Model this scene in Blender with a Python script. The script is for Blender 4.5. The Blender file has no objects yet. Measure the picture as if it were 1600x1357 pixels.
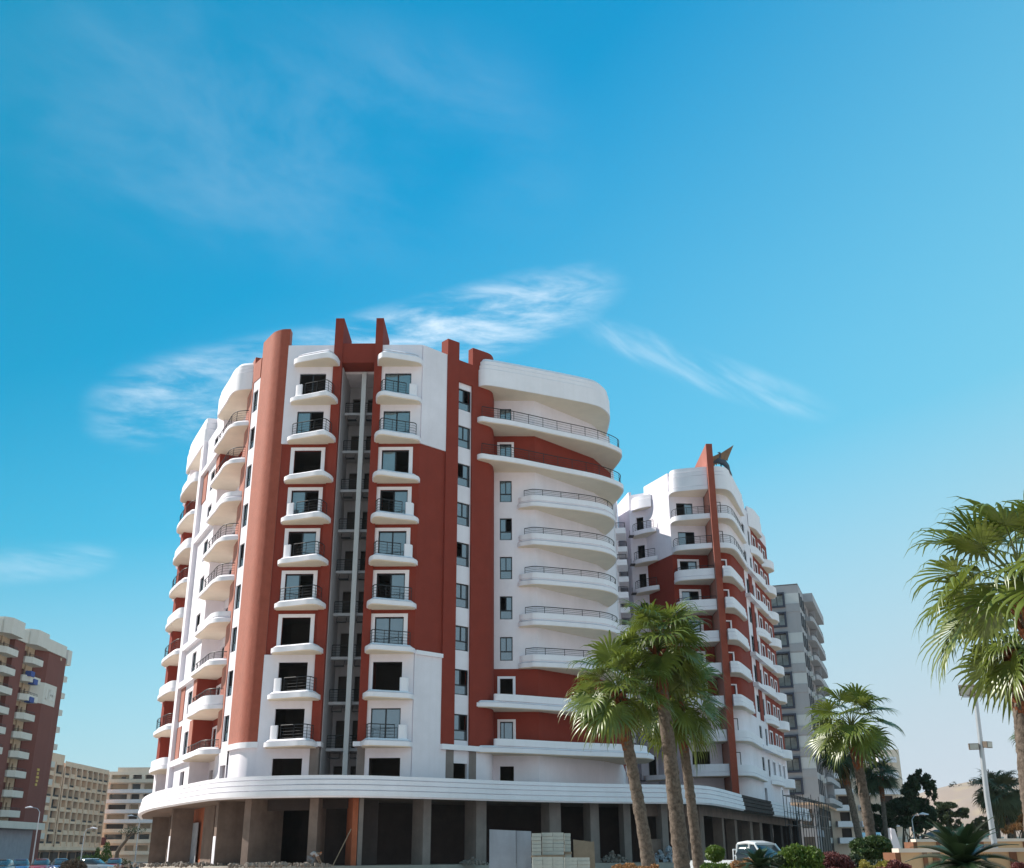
import bpy, bmesh, math, random
from mathutils import Vector, Matrix, Euler

random.seed(7)
SC = bpy.context.scene
COL = SC.collection
RAD = math.radians

# ------------------------------------------------------------------ camera
F_PX, W_PX, H_PX, EYE = 1669.0, 1600.0, 1357.0, 1.6
PITCH = math.atan2(657.0, 1669.0)
ROLL = 25.0 / 4240.0
cam_d = bpy.data.cameras.new('camera')
cam_d.sensor_width = 36.0
cam_d.lens = 36.0 * F_PX / W_PX
cam_d.clip_start = 0.1
cam_d.clip_end = 20000
cam = bpy.data.objects.new('camera', cam_d)
COL.objects.link(cam)
cam.matrix_world = Matrix.Translation((0, 0, EYE)) @ Matrix.Rotation(RAD(90) + PITCH, 4, 'X') @ Matrix.Rotation(-ROLL, 4, 'Z')
SC.camera = cam

# ------------------------------------------------------------------ sun and sky
SUN_EL = RAD(40)
SUN_H = Vector((-0.95, 0.31)).normalized()          # where the sun stands, seen from above
SUN_DIR = Vector((SUN_H.x * math.cos(SUN_EL), SUN_H.y * math.cos(SUN_EL), math.sin(SUN_EL)))
sun_d = bpy.data.lights.new('sun', 'SUN')
sun_d.energy = 4.0
sun_d.angle = RAD(0.5)
sun_d.color = (1.0, 0.95, 0.87)
sun = bpy.data.objects.new('sun', sun_d)
COL.objects.link(sun)
sun.location = (-40, 20, 80)
sun.rotation_euler = SUN_DIR.to_track_quat('Z', 'Y').to_euler()

SC.view_settings.view_transform = 'Standard'
SC.view_settings.look = 'None'
SC.view_settings.exposure = 0.78
SC.view_settings.gamma = 1.0
SC.view_settings.use_curve_mapping = False
SC.render.engine = 'CYCLES'
SC.cycles.use_denoising = True
SC.cycles.max_bounces = 6
SC.cycles.diffuse_bounces = 4
SC.cycles.glossy_bounces = 3
SC.cycles.transparent_max_bounces = 6
SC.cycles.sample_clamp_indirect = 6.0

def px_ray(px, py):
    u, v = px - W_PX / 2, H_PX / 2 - py
    cr, sr = math.cos(ROLL), math.sin(ROLL)
    u, v = u * cr + v * sr, -u * sr + v * cr
    ct, st = math.cos(PITCH), math.sin(PITCH)
    return Vector((u, F_PX * ct - v * st, F_PX * st + v * ct))
def at_y(px, py, Y):
    r = px_ray(px, py); t = Y / r.y
    return Vector((r.x * t, Y, EYE + r.z * t))
def at_z(px, py, z):
    r = px_ray(px, py); t = (z - EYE) / r.z
    return Vector((r.x * t, r.y * t, z))

world = bpy.data.worlds.new('World')
SC.world = world
world.use_nodes = True
WN = world.node_tree
WN.nodes.clear()
def wnode(kind, **kw):
    n = WN.nodes.new(kind)
    for k, v in kw.items(): setattr(n, k, v)
    return n
def wlink(a, b): WN.links.new(a, b)
def wmath(op, a, b=None, c=None, clamp=False):
    n = wnode('ShaderNodeMath', operation=op, use_clamp=clamp)
    for i, x in enumerate((a, b, c)):
        if x is None: continue
        if isinstance(x, (int, float)): n.inputs[i].default_value = x
        else: wlink(x, n.inputs[i])
    return n.outputs[0]
sky = wnode('ShaderNodeTexSky', sky_type='NISHITA')
sky.sun_disc = False
sky.sun_elevation = SUN_EL
sky.sun_rotation = math.atan2(SUN_H.x, SUN_H.y)
sky.altitude = 0
sky.air_density = 1.0
sky.dust_density = 0.6
sky.ozone_density = 3.0
tc = wnode('ShaderNodeTexCoord')
sep = wnode('ShaderNodeSeparateXYZ')
wlink(tc.outputs['Generated'], sep.inputs[0])
# deep clear blue above, paler through the haze low down and to the right
grad = wmath('MULTIPLY_ADD', sep.outputs[0], 0.80, 0.80)
gm0 = wnode('ShaderNodeVectorMath', operation='SCALE')
wlink(sky.outputs[0], gm0.inputs[0]); wlink(grad, gm0.inputs['Scale'])
tint = wnode('ShaderNodeVectorMath', operation='MULTIPLY')
wlink(gm0.outputs[0], tint.inputs[0]); tint.inputs[1].default_value = (0.02, 0.87, 0.94)
hz = wmath('MULTIPLY_ADD', sep.outputs[2], -1.55, 1.26)
hz = wmath('MULTIPLY_ADD', sep.outputs[1], -0.40, hz)  # extra paleness behind the camera, added to brighten the shaded fronts
hz = wmath('MULTIPLY_ADD', sep.outputs[0], 0.80, hz, clamp=True)
g1 = wnode('ShaderNodeMix', data_type='RGBA')
wlink(hz, g1.inputs[0]); wlink(tint.outputs[0], g1.inputs[6]); g1.inputs[7].default_value = (1.10, 2.54, 3.02, 1)
h2 = wmath('MULTIPLY_ADD', sep.outputs[2], -3.0, 1.21)
h2 = wmath('MULTIPLY_ADD', sep.outputs[1], -0.30, h2)  # the same added paleness out of view, for the low haze
h2 = wmath('MULTIPLY_ADD', sep.outputs[0], 0.45, h2, clamp=True)
gm = wnode('ShaderNodeMix', data_type='RGBA')
wlink(h2, gm.inputs[0]); wlink(g1.outputs[2], gm.inputs[6]); gm.inputs[7].default_value = (2.55, 2.83, 3.15, 1)
az = wmath('ARCTAN2', sep.outputs[0], sep.outputs[1])
el = wmath('ARCSINE', sep.outputs[2])
def cirrus(p0, p1, half, gain, seed, lo=0.42, hi=0.75, stretch=7.0, freq=60.0, dist=0.5):
    """a feathery streak of high cloud between two directions of the sky"""
    a, b = px_ray(*p0).normalized(), px_ray(*p1).normalized()
    a0, e0, a1, e1 = math.atan2(a.x, a.y), math.asin(a.z), math.atan2(b.x, b.y), math.asin(b.z)
    dx, dy = a1 - a0, e1 - e0
    ln = math.hypot(dx, dy); dx /= ln; dy /= ln
    ra, re = wmath('SUBTRACT', az, (a0 + a1) / 2), wmath('SUBTRACT', el, (e0 + e1) / 2)
    s = wmath('ADD', wmath('MULTIPLY', ra, dx), wmath('MULTIPLY', re, dy))
    t = wmath('ADD', wmath('MULTIPLY', ra, -dy), wmath('MULTIPLY', re, dx))
    cb = wnode('ShaderNodeCombineXYZ')
    wlink(wmath('MULTIPLY', s, freq / stretch), cb.inputs[0]); wlink(wmath('MULTIPLY_ADD', t, freq, wmath('MULTIPLY', s, freq * 0.23)), cb.inputs[1])
    cb.inputs[2].default_value = seed
    no = wnode('ShaderNodeTexNoise'); no.inputs['Scale'].default_value = 1.0
    no.inputs['Detail'].default_value = 5; no.inputs['Roughness'].default_value = 0.62; no.inputs['Distortion'].default_value = dist
    wlink(cb.outputs[0], no.inputs['Vector'])
    mr = wnode('ShaderNodeMapRange', interpolation_type='SMOOTHSTEP')
    wlink(no.outputs['Fac'], mr.inputs[0]); mr.inputs[1].default_value = lo; mr.inputs[2].default_value = hi
    es = wmath('DIVIDE', s, ln / 2 * 1.08); et = wmath('DIVIDE', t, half)
    d2 = wmath('ADD', wmath('POWER', wmath('ABSOLUTE', es), 3.0), wmath('MULTIPLY', et, et))
    fall = wnode('ShaderNodeMapRange', interpolation_type='SMOOTHSTEP')
    wlink(d2, fall.inputs[0]); fall.inputs[1].default_value = 1.15; fall.inputs[2].default_value = 0.0
    return wmath('MULTIPLY', wmath('MULTIPLY', mr.outputs[0], fall.outputs[0]), gain)
PXR = 1.0 / F_PX
parts = [cirrus((140, 650), (560, 560), 80 * PXR, 0.58, 3.1, 0.34, 0.88, 4.0, 44.0, 0.35),
         cirrus((420, 575), (960, 440), 66 * PXR, 0.80, 8.4, 0.32, 0.86, 4.0, 44.0, 0.35),
         cirrus((900, 500), (1300, 645), 34 * PXR, 0.36, 5.2, 0.30, 0.92, 5.0, 44.0, 0.35),
         cirrus((-60, 890), (180, 872), 30 * PXR, 0.34, 1.9, 0.30, 0.85, 6.0, 44.0, 0.3),
         cirrus((-60, 130), (900, 220), 210 * PXR, 0.15, 4.6, 0.30, 0.95, 2.2, 9.0, 0.3)]
acc = parts[0]
for q in parts[1:]: acc = wmath('ADD', acc, q)
acc = wmath('MINIMUM', acc, 0.9)
mx = wnode('ShaderNodeMix', data_type='RGBA')
wlink(acc, mx.inputs[0]); wlink(gm.outputs[2], mx.inputs[6]); mx.inputs[7].default_value = (4.3, 4.6, 4.9, 1)
bg = wnode('ShaderNodeBackground'); bg.inputs['Strength'].default_value = 0.15
out = wnode('ShaderNodeOutputWorld')
wlink(mx.outputs[2], bg.inputs['Color']); wlink(bg.outputs[0], out.inputs['Surface'])

# ------------------------------------------------------------------ materials
MATS = {}
def mat(name, col, rough=0.8, vary=0.10, vscale=1.2, bump=0.0, bscale=30.0, metal=0.0, spec=0.4, streak=0.0, col2=None, speck=None, coat=0.0, transl=0.0, sheen=0.0):
    m = bpy.data.materials.new(name); m.use_nodes = True
    nt = m.node_tree; N = nt.nodes; b = N['Principled BSDF']
    b.inputs['Roughness'].default_value = rough; b.inputs['Metallic'].default_value = metal
    b.inputs['Specular IOR Level'].default_value = spec; b.inputs['Coat Weight'].default_value = coat
    b.inputs['Coat Roughness'].default_value = 0.06
    if sheen:
        b.inputs['Sheen Weight'].default_value = sheen; b.inputs['Sheen Roughness'].default_value = 0.5; b.inputs['Sheen Tint'].default_value = (1.0, 0.82, 0.72, 1)
    tc = N.new('ShaderNodeTexCoord')
    no = N.new('ShaderNodeTexNoise'); no.inputs['Scale'].default_value = vscale; no.inputs['Detail'].default_value = 6
    no.inputs['Roughness'].default_value = 0.65
    nt.links.new(tc.outputs['Object'], no.inputs['Vector'])
    ramp = N.new('ShaderNodeValToRGB')
    c = Vector(col); lo = c * (1 - vary); hi = Vector(col2) if col2 else c * (1 + vary * 0.6)
    ramp.color_ramp.elements[0].position = 0.3; ramp.color_ramp.elements[1].position = 0.72
    ramp.color_ramp.elements[0].color = (*lo, 1); ramp.color_ramp.elements[1].color = (*[min(x, 0.95) for x in hi], 1)
    nt.links.new(no.outputs['Fac'], ramp.inputs[0])
    last = ramp.outputs[0]
    if streak:
        mp = N.new('ShaderNodeMapping'); mp.inputs['Scale'].default_value = (2.6, 2.6, 0.16)
        nt.links.new(tc.outputs['Object'], mp.inputs[0])
        n2 = N.new('ShaderNodeTexNoise'); n2.inputs['Scale'].default_value = 1.0; n2.inputs['Detail'].default_value = 5
        nt.links.new(mp.outputs[0], n2.inputs['Vector'])
        r2 = N.new('ShaderNodeMapRange'); r2.inputs[1].default_value = 0.45; r2.inputs[2].default_value = 0.8
        r2.inputs[3].default_value = 0.0; r2.inputs[4].default_value = streak
        nt.links.new(n2.outputs['Fac'], r2.inputs[0])
        mx = N.new('ShaderNodeMix'); mx.data_type = 'RGBA'
        nt.links.new(r2.outputs[0], mx.inputs[0]); nt.links.new(last, mx.inputs[6])
        mx.inputs[7].default_value = (c.x * 0.62, c.y * 0.58, c.z * 0.52, 1)
        last = mx.outputs[2]
    if speck:
        v = N.new('ShaderNodeTexNoise'); v.inputs['Scale'].default_value = speck[0]; v.inputs['Detail'].default_value = 2
        nt.links.new(tc.outputs['Object'], v.inputs['Vector'])
        r3 = N.new('ShaderNodeMapRange'); r3.inputs[1].default_value = 0.5; r3.inputs[2].default_value = 0.62
        nt.links.new(v.outputs['Fac'], r3.inputs[0])
        mx = N.new('ShaderNodeMix'); mx.data_type = 'RGBA'
        nt.links.new(r3.outputs[0], mx.inputs[0]); nt.links.new(last, mx.inputs[6]); mx.inputs[7].default_value = (*speck[1], 1)
        last = mx.outputs[2]
    nt.links.new(last, b.inputs['Base Color'])
    if bump:
        n3 = N.new('ShaderNodeTexNoise'); n3.inputs['Scale'].default_value = bscale; n3.inputs['Detail'].default_value = 4
        nt.links.new(tc.outputs['Object'], n3.inputs['Vector'])
        bp = N.new('ShaderNodeBump'); bp.inputs['Strength'].default_value = bump; bp.inputs['Distance'].default_value = 0.02
        nt.links.new(n3.outputs['Fac'], bp.inputs['Height']); nt.links.new(bp.outputs[0], b.inputs['Normal'])
    if transl:
        tr = N.new('ShaderNodeBsdfTranslucent'); nt.links.new(last, tr.inputs['Color'])
        ms = N.new('ShaderNodeMixShader'); ms.inputs[0].default_value = transl
        nt.links.new(b.outputs[0], ms.inputs[1]); nt.links.new(tr.outputs[0], ms.inputs[2])
        nt.links.new(ms.outputs[0], N['Material Output'].inputs['Surface'])
    MATS[name] = m
    return m
mat('white_plaster', (0.83, 0.775, 0.83), 0.85, 0.10, 0.3, 0.25, 22, streak=0.10)
mat('white_trim', (0.88, 0.84, 0.885), 0.7, 0.06, 0.5, 0.15, 18, streak=0.10)
mat('bounce_soffit', (0.82, 0.715, 0.58), 0.9, 0.07, 0.8)  # warm ground bounce put into the colour of the undersides
mat('red_plaster', (0.25, 0.040, 0.025), 0.85, 0.10, 0.8, 0.7, 14, streak=0.10, spec=0.25)
mat('red_shaft', (0.33, 0.078, 0.048), 0.9, 0.14, 1.6, 1.0, 6, spec=0.2, sheen=0.35)
mat('concrete', (0.21, 0.15, 0.125), 0.9, 0.28, 0.9, 0.5, 12, streak=0.4)
mat('concrete_grey', (0.23, 0.19, 0.175), 0.9, 0.22, 0.8, 0.4, 12, streak=0.35)
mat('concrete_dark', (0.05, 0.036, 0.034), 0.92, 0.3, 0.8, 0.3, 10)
mat('brick_orange', (0.36, 0.10, 0.045), 0.9, 0.2, 1.5, 0.4, 16)
mat('aluminium', (0.022, 0.026, 0.032), 0.4, 0.1, 3, metal=0.3)
mat('iron', (0.020, 0.021, 0.024), 0.5, 0.15, 4)
mat('glass', (0.20, 0.27, 0.31), 0.06, 0.10, 0.4, metal=0.65, spec=0.8)
mat('glass_pale', (0.30, 0.31, 0.30), 0.3, 0.5, 0.9, metal=0.15, spec=0.5)
mat('glass_far', (0.10, 0.12, 0.14), 0.12, 0.3, 0.3, metal=0.4, spec=0.6)
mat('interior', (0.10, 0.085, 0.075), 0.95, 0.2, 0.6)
mat('grey_render', (0.39, 0.385, 0.41), 0.85, 0.05, 0.6, 0.15, 18, streak=0.12)
mat('grey_white', (0.60, 0.61, 0.62), 0.85, 0.05, 0.6, streak=0.12)
mat('slot_grey', (0.46, 0.44, 0.46), 0.85, 0.12, 0.6, streak=0.3)
mat('navy_frame', (0.040, 0.047, 0.075), 0.5, 0.1, 2)
mat('shutter', (0.060, 0.063, 0.075), 0.6, 0.2, 2)
mat('curtain', (0.34, 0.33, 0.30), 0.9, 0.4, 2.0)
mat('brown_render', (0.185, 0.058, 0.045), 0.85, 0.08, 0.5, 0.2, 12, streak=0.2)
mat('tower_white', (0.66, 0.62, 0.56), 0.85, 0.06, 0.5, streak=0.15)
mat('tower_cream', (0.52, 0.40, 0.28), 0.9, 0.15, 0.4)
mat('blue_awning', (0.05, 0.09, 0.30), 0.8, 0.2, 3)
mat('cream_render', (0.86, 0.59, 0.42), 0.9, 0.14, 0.25, streak=0.3)
mat('pale_render', (0.82, 0.68, 0.56), 0.9, 0.12, 0.2, streak=0.2)
mat('dark_opening', (0.07, 0.055, 0.05), 0.9, 0.4, 0.3)
mat('blind', (0.40, 0.37, 0.34), 0.85, 0.35, 0.35)
mat('maroon_cloth', (0.10, 0.025, 0.03), 0.9, 0.2, 2)
mat('trunk_bark', (0.105, 0.075, 0.056), 0.95, 0.5, 9.0, 1.0, 22, streak=0.5, col2=(0.20, 0.155, 0.125))
mat('palm_boot', (0.21, 0.07, 0.03), 0.9, 0.4, 5.0, 0.8, 20)
mat('palm_leaf', (0.095, 0.15, 0.019), 0.34, 0.45, 1.6, spec=0.55, col2=(0.22, 0.265, 0.047), transl=0.34)
mat('palm_leaf_dry', (0.26, 0.17, 0.06), 0.6, 0.3, 3.0, transl=0.2)
mat('palm_petiole', (0.16, 0.19, 0.05), 0.5, 0.2, 3.0)
mat('leaf_bright', (0.085, 0.16, 0.018), 0.5, 0.4, 2.0, col2=(0.15, 0.22, 0.03), transl=0.2)
mat('leaf_dark', (0.030, 0.052, 0.020), 0.6, 0.4, 0.8, col2=(0.055, 0.08, 0.03), transl=0.12)
mat('leaf_mid', (0.045, 0.085, 0.020), 0.55, 0.4, 1.5, col2=(0.08, 0.13, 0.03), transl=0.15)
mat('leaf_olive', (0.085, 0.095, 0.045), 0.7, 0.4, 0.8, col2=(0.13, 0.13, 0.06), transl=0.12)
mat('leaf_red', (0.14, 0.030, 0.034), 0.6, 0.4, 3.0, col2=(0.24, 0.07, 0.06), transl=0.15)
mat('leaf_orange', (0.36, 0.16, 0.06), 0.7, 0.35, 4.0, col2=(0.45, 0.24, 0.10), transl=0.15)
mat('leaf_yellow', (0.32, 0.27, 0.05), 0.6, 0.35, 4.0, transl=0.15)
mat('cycad_leaf', (0.028, 0.055, 0.022), 0.35, 0.3, 3.0, spec=0.6)
mat('wood_bark', (0.10, 0.075, 0.055), 0.95, 0.3, 2.0, 0.6, 10)
mat('sand_wall', (0.60, 0.40, 0.235), 0.9, 0.12, 0.8, 0.3, 25, streak=0.2)
mat('wall_cap', (0.70, 0.60, 0.52), 0.8, 0.08, 1.0)
mat('wall_post', (0.20, 0.085, 0.045), 0.85, 0.2, 2.0)
mat('ground', (0.54, 0.46, 0.385), 0.95, 0.18, 0.05, 0.4, 3.0)
mat('asphalt', (0.055, 0.053, 0.052), 0.9, 0.2, 0.3, 0.4, 40)
mat('paving', (0.36, 0.32, 0.28), 0.9, 0.15, 0.6, 0.3, 12)
mat('kerb', (0.42, 0.40, 0.37), 0.85, 0.12, 1.0)
mat('hill', (0.30, 0.225, 0.185), 0.95, 0.16, 0.012, 0.6, 0.02, speck=(0.035, (0.33, 0.25, 0.18)))
mat('scrub', (0.06, 0.065, 0.045), 0.9, 0.3, 0.2)
mat('galvanised', (0.50, 0.52, 0.55), 0.4, 0.1, 3.0, metal=0.5)
mat('lamp_housing', (0.17, 0.13, 0.10), 0.6, 0.2, 5.0)
mat('lamp_glass', (0.45, 0.45, 0.42), 0.2, 0.2, 3.0)
mat('white_paint', (0.74, 0.75, 0.76), 0.3, 0.05, 2.0, coat=0.6)
mat('car_dark', (0.030, 0.035, 0.05), 0.3, 0.05, 2.0, coat=0.8)
mat('car_red', (0.28, 0.02, 0.02), 0.3, 0.05, 2.0, coat=0.8)
mat('car_blue', (0.04, 0.08, 0.20), 0.3, 0.05, 2.0, coat=0.8)
mat('car_silver', (0.40, 0.41, 0.43), 0.3, 0.05, 2.0, metal=0.4, coat=0.8)
mat('tyre', (0.02, 0.02, 0.02), 0.9, 0.1, 5.0)
mat('windscreen', (0.03, 0.04, 0.05), 0.05, 0.1, 1.0, spec=0.8)
mat('headlamp', (0.7, 0.7, 0.68), 0.15, 0.1, 5.0)
mat('board_blue', (0.29, 0.31, 0.36), 0.8, 0.14, 0.9, 0.2, 8, streak=0.3)
mat('board_brown', (0.27, 0.20, 0.14), 0.9, 0.2, 1.5)
mat('pale_block', (0.42, 0.43, 0.40), 0.9, 0.16, 2.5, 0.4, 20)
mat('rubble', (0.22, 0.18, 0.155), 0.95, 0.3, 2.0, 0.5, 8)
mat('sacking', (0.35, 0.36, 0.40), 0.9, 0.2, 3.0)
mat('blue_plastic', (0.04, 0.12, 0.35), 0.5, 0.2, 3.0)
mat('bird_brown', (0.34, 0.20, 0.12), 0.8, 0.4, 1.5, 0.6, 5)
mat('bird_grey', (0.09, 0.11, 0.14), 0.7, 0.3, 1.5)
mat('skin', (0.30, 0.17, 0.11), 0.6, 0.1, 8.0)
mat('shirt', (0.50, 0.42, 0.40), 0.9, 0.15, 6.0)
mat('trousers', (0.20, 0.19, 0.20), 0.9, 0.15, 6.0)
mat('cap_orange', (0.42, 0.13, 0.05), 0.8, 0.1, 6.0)
mat('yellow_letter', (0.55, 0.38, 0.08), 0.6, 0.1, 3.0)
mat('pale_letter', (0.80, 0.78, 0.74), 0.7, 0.05, 3.0)

# ------------------------------------------------------------------ mesh helpers
def wl(o):
    v = Vector((0, 0, 0))
    while o is not None:
        v = v + o.location; o = o.parent
    return v
def tag(o, label=None, cat=None, group=None, kind=None):
    if label: o['label'] = label
    if cat: o['category'] = cat
    if group: o['group'] = group
    if kind: o['kind'] = kind
    return o
def empty(name, loc, label=None, cat=None, group=None, rz=0.0):
    o = bpy.data.objects.new(name, None); COL.objects.link(o)
    o.location = loc; o.rotation_euler = (0, 0, rz); o.empty_display_size = 0.5
    return tag(o, label, cat, group)
def place(name, me, parent, loc=(0, 0, 0), rot=(0, 0, 0), scale=None):
    """link existing mesh data under a parent, in the parent's own coordinates"""
    o = bpy.data.objects.new(name, me); COL.objects.link(o)
    o.parent = parent; o.location = loc; o.rotation_euler = rot
    if scale is not None: o.scale = scale if hasattr(scale, '__len__') else (scale,) * 3
    return o
def copy_tree(o, parent=None):
    c = o.copy(); COL.objects.link(c); c.parent = parent
    for ch in list(o.children): copy_tree(ch, c)
    return c
class MB:
    def __init__(s): s.v = []; s.f = []
    def add(s, vs, fs):
        n = len(s.v); s.v += [tuple(p) for p in vs]; s.f += [tuple(i + n for i in q) for q in fs]; return s
    def box(s, x0, x1, y0, y1, z0, z1):
        return s.add([(x0, y0, z0), (x1, y0, z0), (x1, y1, z0), (x0, y1, z0), (x0, y0, z1), (x1, y0, z1), (x1, y1, z1), (x0, y1, z1)],
                     [(0, 3, 2, 1), (4, 5, 6, 7), (0, 1, 5, 4), (1, 2, 6, 5), (2, 3, 7, 6), (3, 0, 4, 7)])
    def wbox(s, P, Q, n0, n1, z0, z1):
        """box standing on the line P to Q, from n0 to n1 along the outward normal"""
        P, Q = Vector(P[:2]), Vector(Q[:2]); t = (Q - P).normalized(); n = Vector((t.y, -t.x))
        c = [P + n * n1, Q + n * n1, Q + n * n0, P + n * n0]
        return s.prism([tuple(k) for k in c], z0, z1)
    def prism(s, poly, z0, z1):
        a = sum(poly[i][0] * poly[(i + 1) % len(poly)][1] - poly[(i + 1) % len(poly)][0] * poly[i][1] for i in range(len(poly)))
        if a < 0: poly = poly[::-1]
        n = len(poly)
        vs = [(p[0], p[1], z0) for p in poly] + [(p[0], p[1], z1) for p in poly]
        fs = [tuple(range(n))[::-1], tuple(range(n, 2 * n))] + [(i, (i + 1) % n, n + (i + 1) % n, n + i) for i in range(n)]
        return s.add(vs, fs)
    def taper(s, lo, hi, z0, z1):
        """like prism, with a different outline (same number of points) at the top"""
        a = sum(lo[i][0] * lo[(i + 1) % len(lo)][1] - lo[(i + 1) % len(lo)][0] * lo[i][1] for i in range(len(lo)))
        if a < 0: lo, hi = lo[::-1], hi[::-1]
        n = len(lo)
        return s.add([(p[0], p[1], z0) for p in lo] + [(p[0], p[1], z1) for p in hi],
                     [tuple(range(n))[::-1], tuple(range(n, 2 * n))] + [(i, (i + 1) % n, n + (i + 1) % n, n + i) for i in range(n)])
    def ribbon(s, path, z0, z1, th):
        """upright band that follows a path seen from above, th thick towards its inner side"""
        inn = offset(path, -th)
        return s.prism([tuple(p) for p in path] + [tuple(p) for p in inn[::-1]], z0, z1)
    def sheet(s, path, z0, z1):
        n = len(path)
        return s.add([(p[0], p[1], z0) for p in path] + [(p[0], p[1], z1) for p in path], [(i, i + 1, n + i + 1, n + i) for i in range(n - 1)])
    def tube(s, pts, r, n=6, cap=True):
        pts = [Vector(p) for p in pts]; rs = r if hasattr(r, '__len__') else [r] * len(pts)
        base = len(s.v); up0 = None
        for i, p in enumerate(pts):
            d = (pts[min(i + 1, len(pts) - 1)] - pts[max(i - 1, 0)]).normalized()
            a = up0 if up0 is not None else (Vector((0, 0, 1)) if abs(d.z) < 0.9 else Vector((1, 0, 0)))
            x = d.cross(a).normalized(); y = x.cross(d).normalized(); up0 = y
            for k in range(n):
                an = 2 * math.pi * k / n
                s.v.append(tuple(p + (x * math.cos(an) + y * math.sin(an)) * rs[i]))
        for i in range(len(pts) - 1):
            for k in range(n):
                a, b = base + i * n + k, base + i * n + (k + 1) % n
                s.f.append((a, b, b + n, a + n))
        if cap:
            s.f.append(tuple(base + k for k in range(n))[::-1])
            s.f.append(tuple(base + (len(pts) - 1) * n + k for k in range(n)))
        return s
    def facet(s, P, Q, z0, z1, holes=(), depth=0.22, out=0.0):
        """flat wall face from P (left) to Q (right, seen from outside) with openings (u0,u1,za,zb) and their reveals"""
        P, Q = Vector(P[:2]), Vector(Q[:2]); L = (Q - P).length; t = (Q - P) / L; n = Vector((t.y, -t.x))
        us = sorted({0.0, L, *[h[0] for h in holes], *[h[1] for h in holes]})
        zs = sorted({z0, z1, *[h[2] for h in holes], *[h[3] for h in holes]})
        us = [u for u in us if -1e-6 <= u <= L + 1e-6]; zs = [z for z in zs if z0 - 1e-6 <= z <= z1 + 1e-6]
        W = lambda u, z, d=0.0: (*(P + t * u + n * (out - d)), z)
        for i in range(len(us) - 1):
            for j in range(len(zs) - 1):
                cu, cz = (us[i] + us[i + 1]) / 2, (zs[j] + zs[j + 1]) / 2
                if any(h[0] < cu < h[1] and h[2] < cz < h[3] for h in holes): continue
                s.add([W(us[i], zs[j]), W(us[i + 1], zs[j]), W(us[i + 1], zs[j + 1]), W(us[i], zs[j + 1])], [(0, 1, 2, 3)])
        for u0, u1, a, b in holes:
            a, b = max(a, z0), min(b, z1)
            if b - a < 0.01: continue
            s.add([W(u0, a), W(u0, a, depth), W(u0, b, depth), W(u0, b)], [(0, 1, 2, 3)])
            s.add([W(u1, a), W(u1, b), W(u1, b, depth), W(u1, a, depth)], [(0, 1, 2, 3)])
            s.add([W(u0, a), W(u1, a), W(u1, a, depth), W(u0, a, depth)], [(0, 1, 2, 3)])
            s.add([W(u0, b), W(u0, b, depth), W(u1, b, depth), W(u1, b)], [(0, 1, 2, 3)])
        # top, ends and return so that the wall has its thickness
        if out > 0.01:
            s.add([W(0, z1), W(L, z1), W(L, z1, out + .02), W(0, z1, out + .02)], [(0, 1, 2, 3)])
            s.add([W(0, z0), W(0, z0, out + .02), W(L, z0, out + .02), W(L, z0)], [(0, 1, 2, 3)])
            s.add([W(0, z0), W(0, z1), W(0, z1, out + .02), W(0, z0, out + .02)], [(0, 1, 2, 3)])
            s.add([W(L, z0), W(L, z0, out + .02), W(L, z1, out + .02), W(L, z1)], [(0, 1, 2, 3)])
        return s
    def mesh(s, name, m, smooth=None):
        me = bpy.data.meshes.new(name); me.from_pydata(s.v, [], s.f); me.materials.append(MATS[m] if isinstance(m, str) else m)
        if smooth is not None:
            me.polygons.foreach_set('use_smooth', [True] * len(me.polygons))
            me.set_sharp_from_angle(angle=RAD(smooth))
        me.update(); return me
    def build(s, name, m, parent=None, smooth=None, local=False, kind=None):
        o = bpy.data.objects.new(name, s.mesh(name, m, smooth)); COL.objects.link(o)
        if parent is not None:
            o.parent = parent
            if not local: o.location = -wl(parent)
        if kind: o['kind'] = kind
        return o
def offset(path, d):
    """shift a path sideways: positive goes to the right hand of its direction (outwards for left-to-right paths)"""
    P = [Vector(p[:2]) for p in path]; out = []
    for i in range(len(P)):
        a = (P[i] - P[i - 1]).normalized() if i > 0 else None
        b = (P[i + 1] - P[i]).normalized() if i < len(P) - 1 else None
        if a is None: a = b
        if b is None: b = a
        t = a + b
        t = t.normalized() if t.length > 1e-6 else a
        n = Vector((t.y, -t.x)); k = max(0.5, n.dot(Vector((a.y, -a.x))))
        out.append(P[i] + n * (d / k))
    return out
def spline(pts, n=5):
    P = [Vector(p) for p in pts]; r = []
    for i in range(len(P) - 1):
        p0, p1, p2, p3 = P[max(i - 1, 0)], P[i], P[i + 1], P[min(i + 2, len(P) - 1)]
        for k in range(n):
            t = k / n
            r.append(0.5 * ((2 * p1) + (p2 - p0) * t + (2 * p0 - 5 * p1 + 4 * p2 - p3) * t * t + (3 * p1 - p0 - 3 * p2 + p3) * t ** 3))
    r.append(P[-1]); return r
def resample(path, step):
    P = [Vector(p[:2]) for p in path]; L = sum((P[i + 1] - P[i]).length for i in range(len(P) - 1))
    n = max(1, round(L / step)); r = [P[0]]; want = L / n; acc = 0.0
    for i in range(len(P) - 1):
        a, b = P[i], P[i + 1]; l = (b - a).length
        while l > 1e-9 and acc + l >= want * len(r) - 1e-6 and len(r) < n:
            r.append(a + (b - a) * ((want * len(r) - acc) / l))
        acc += l
    r.append(P[-1]); return r
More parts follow.
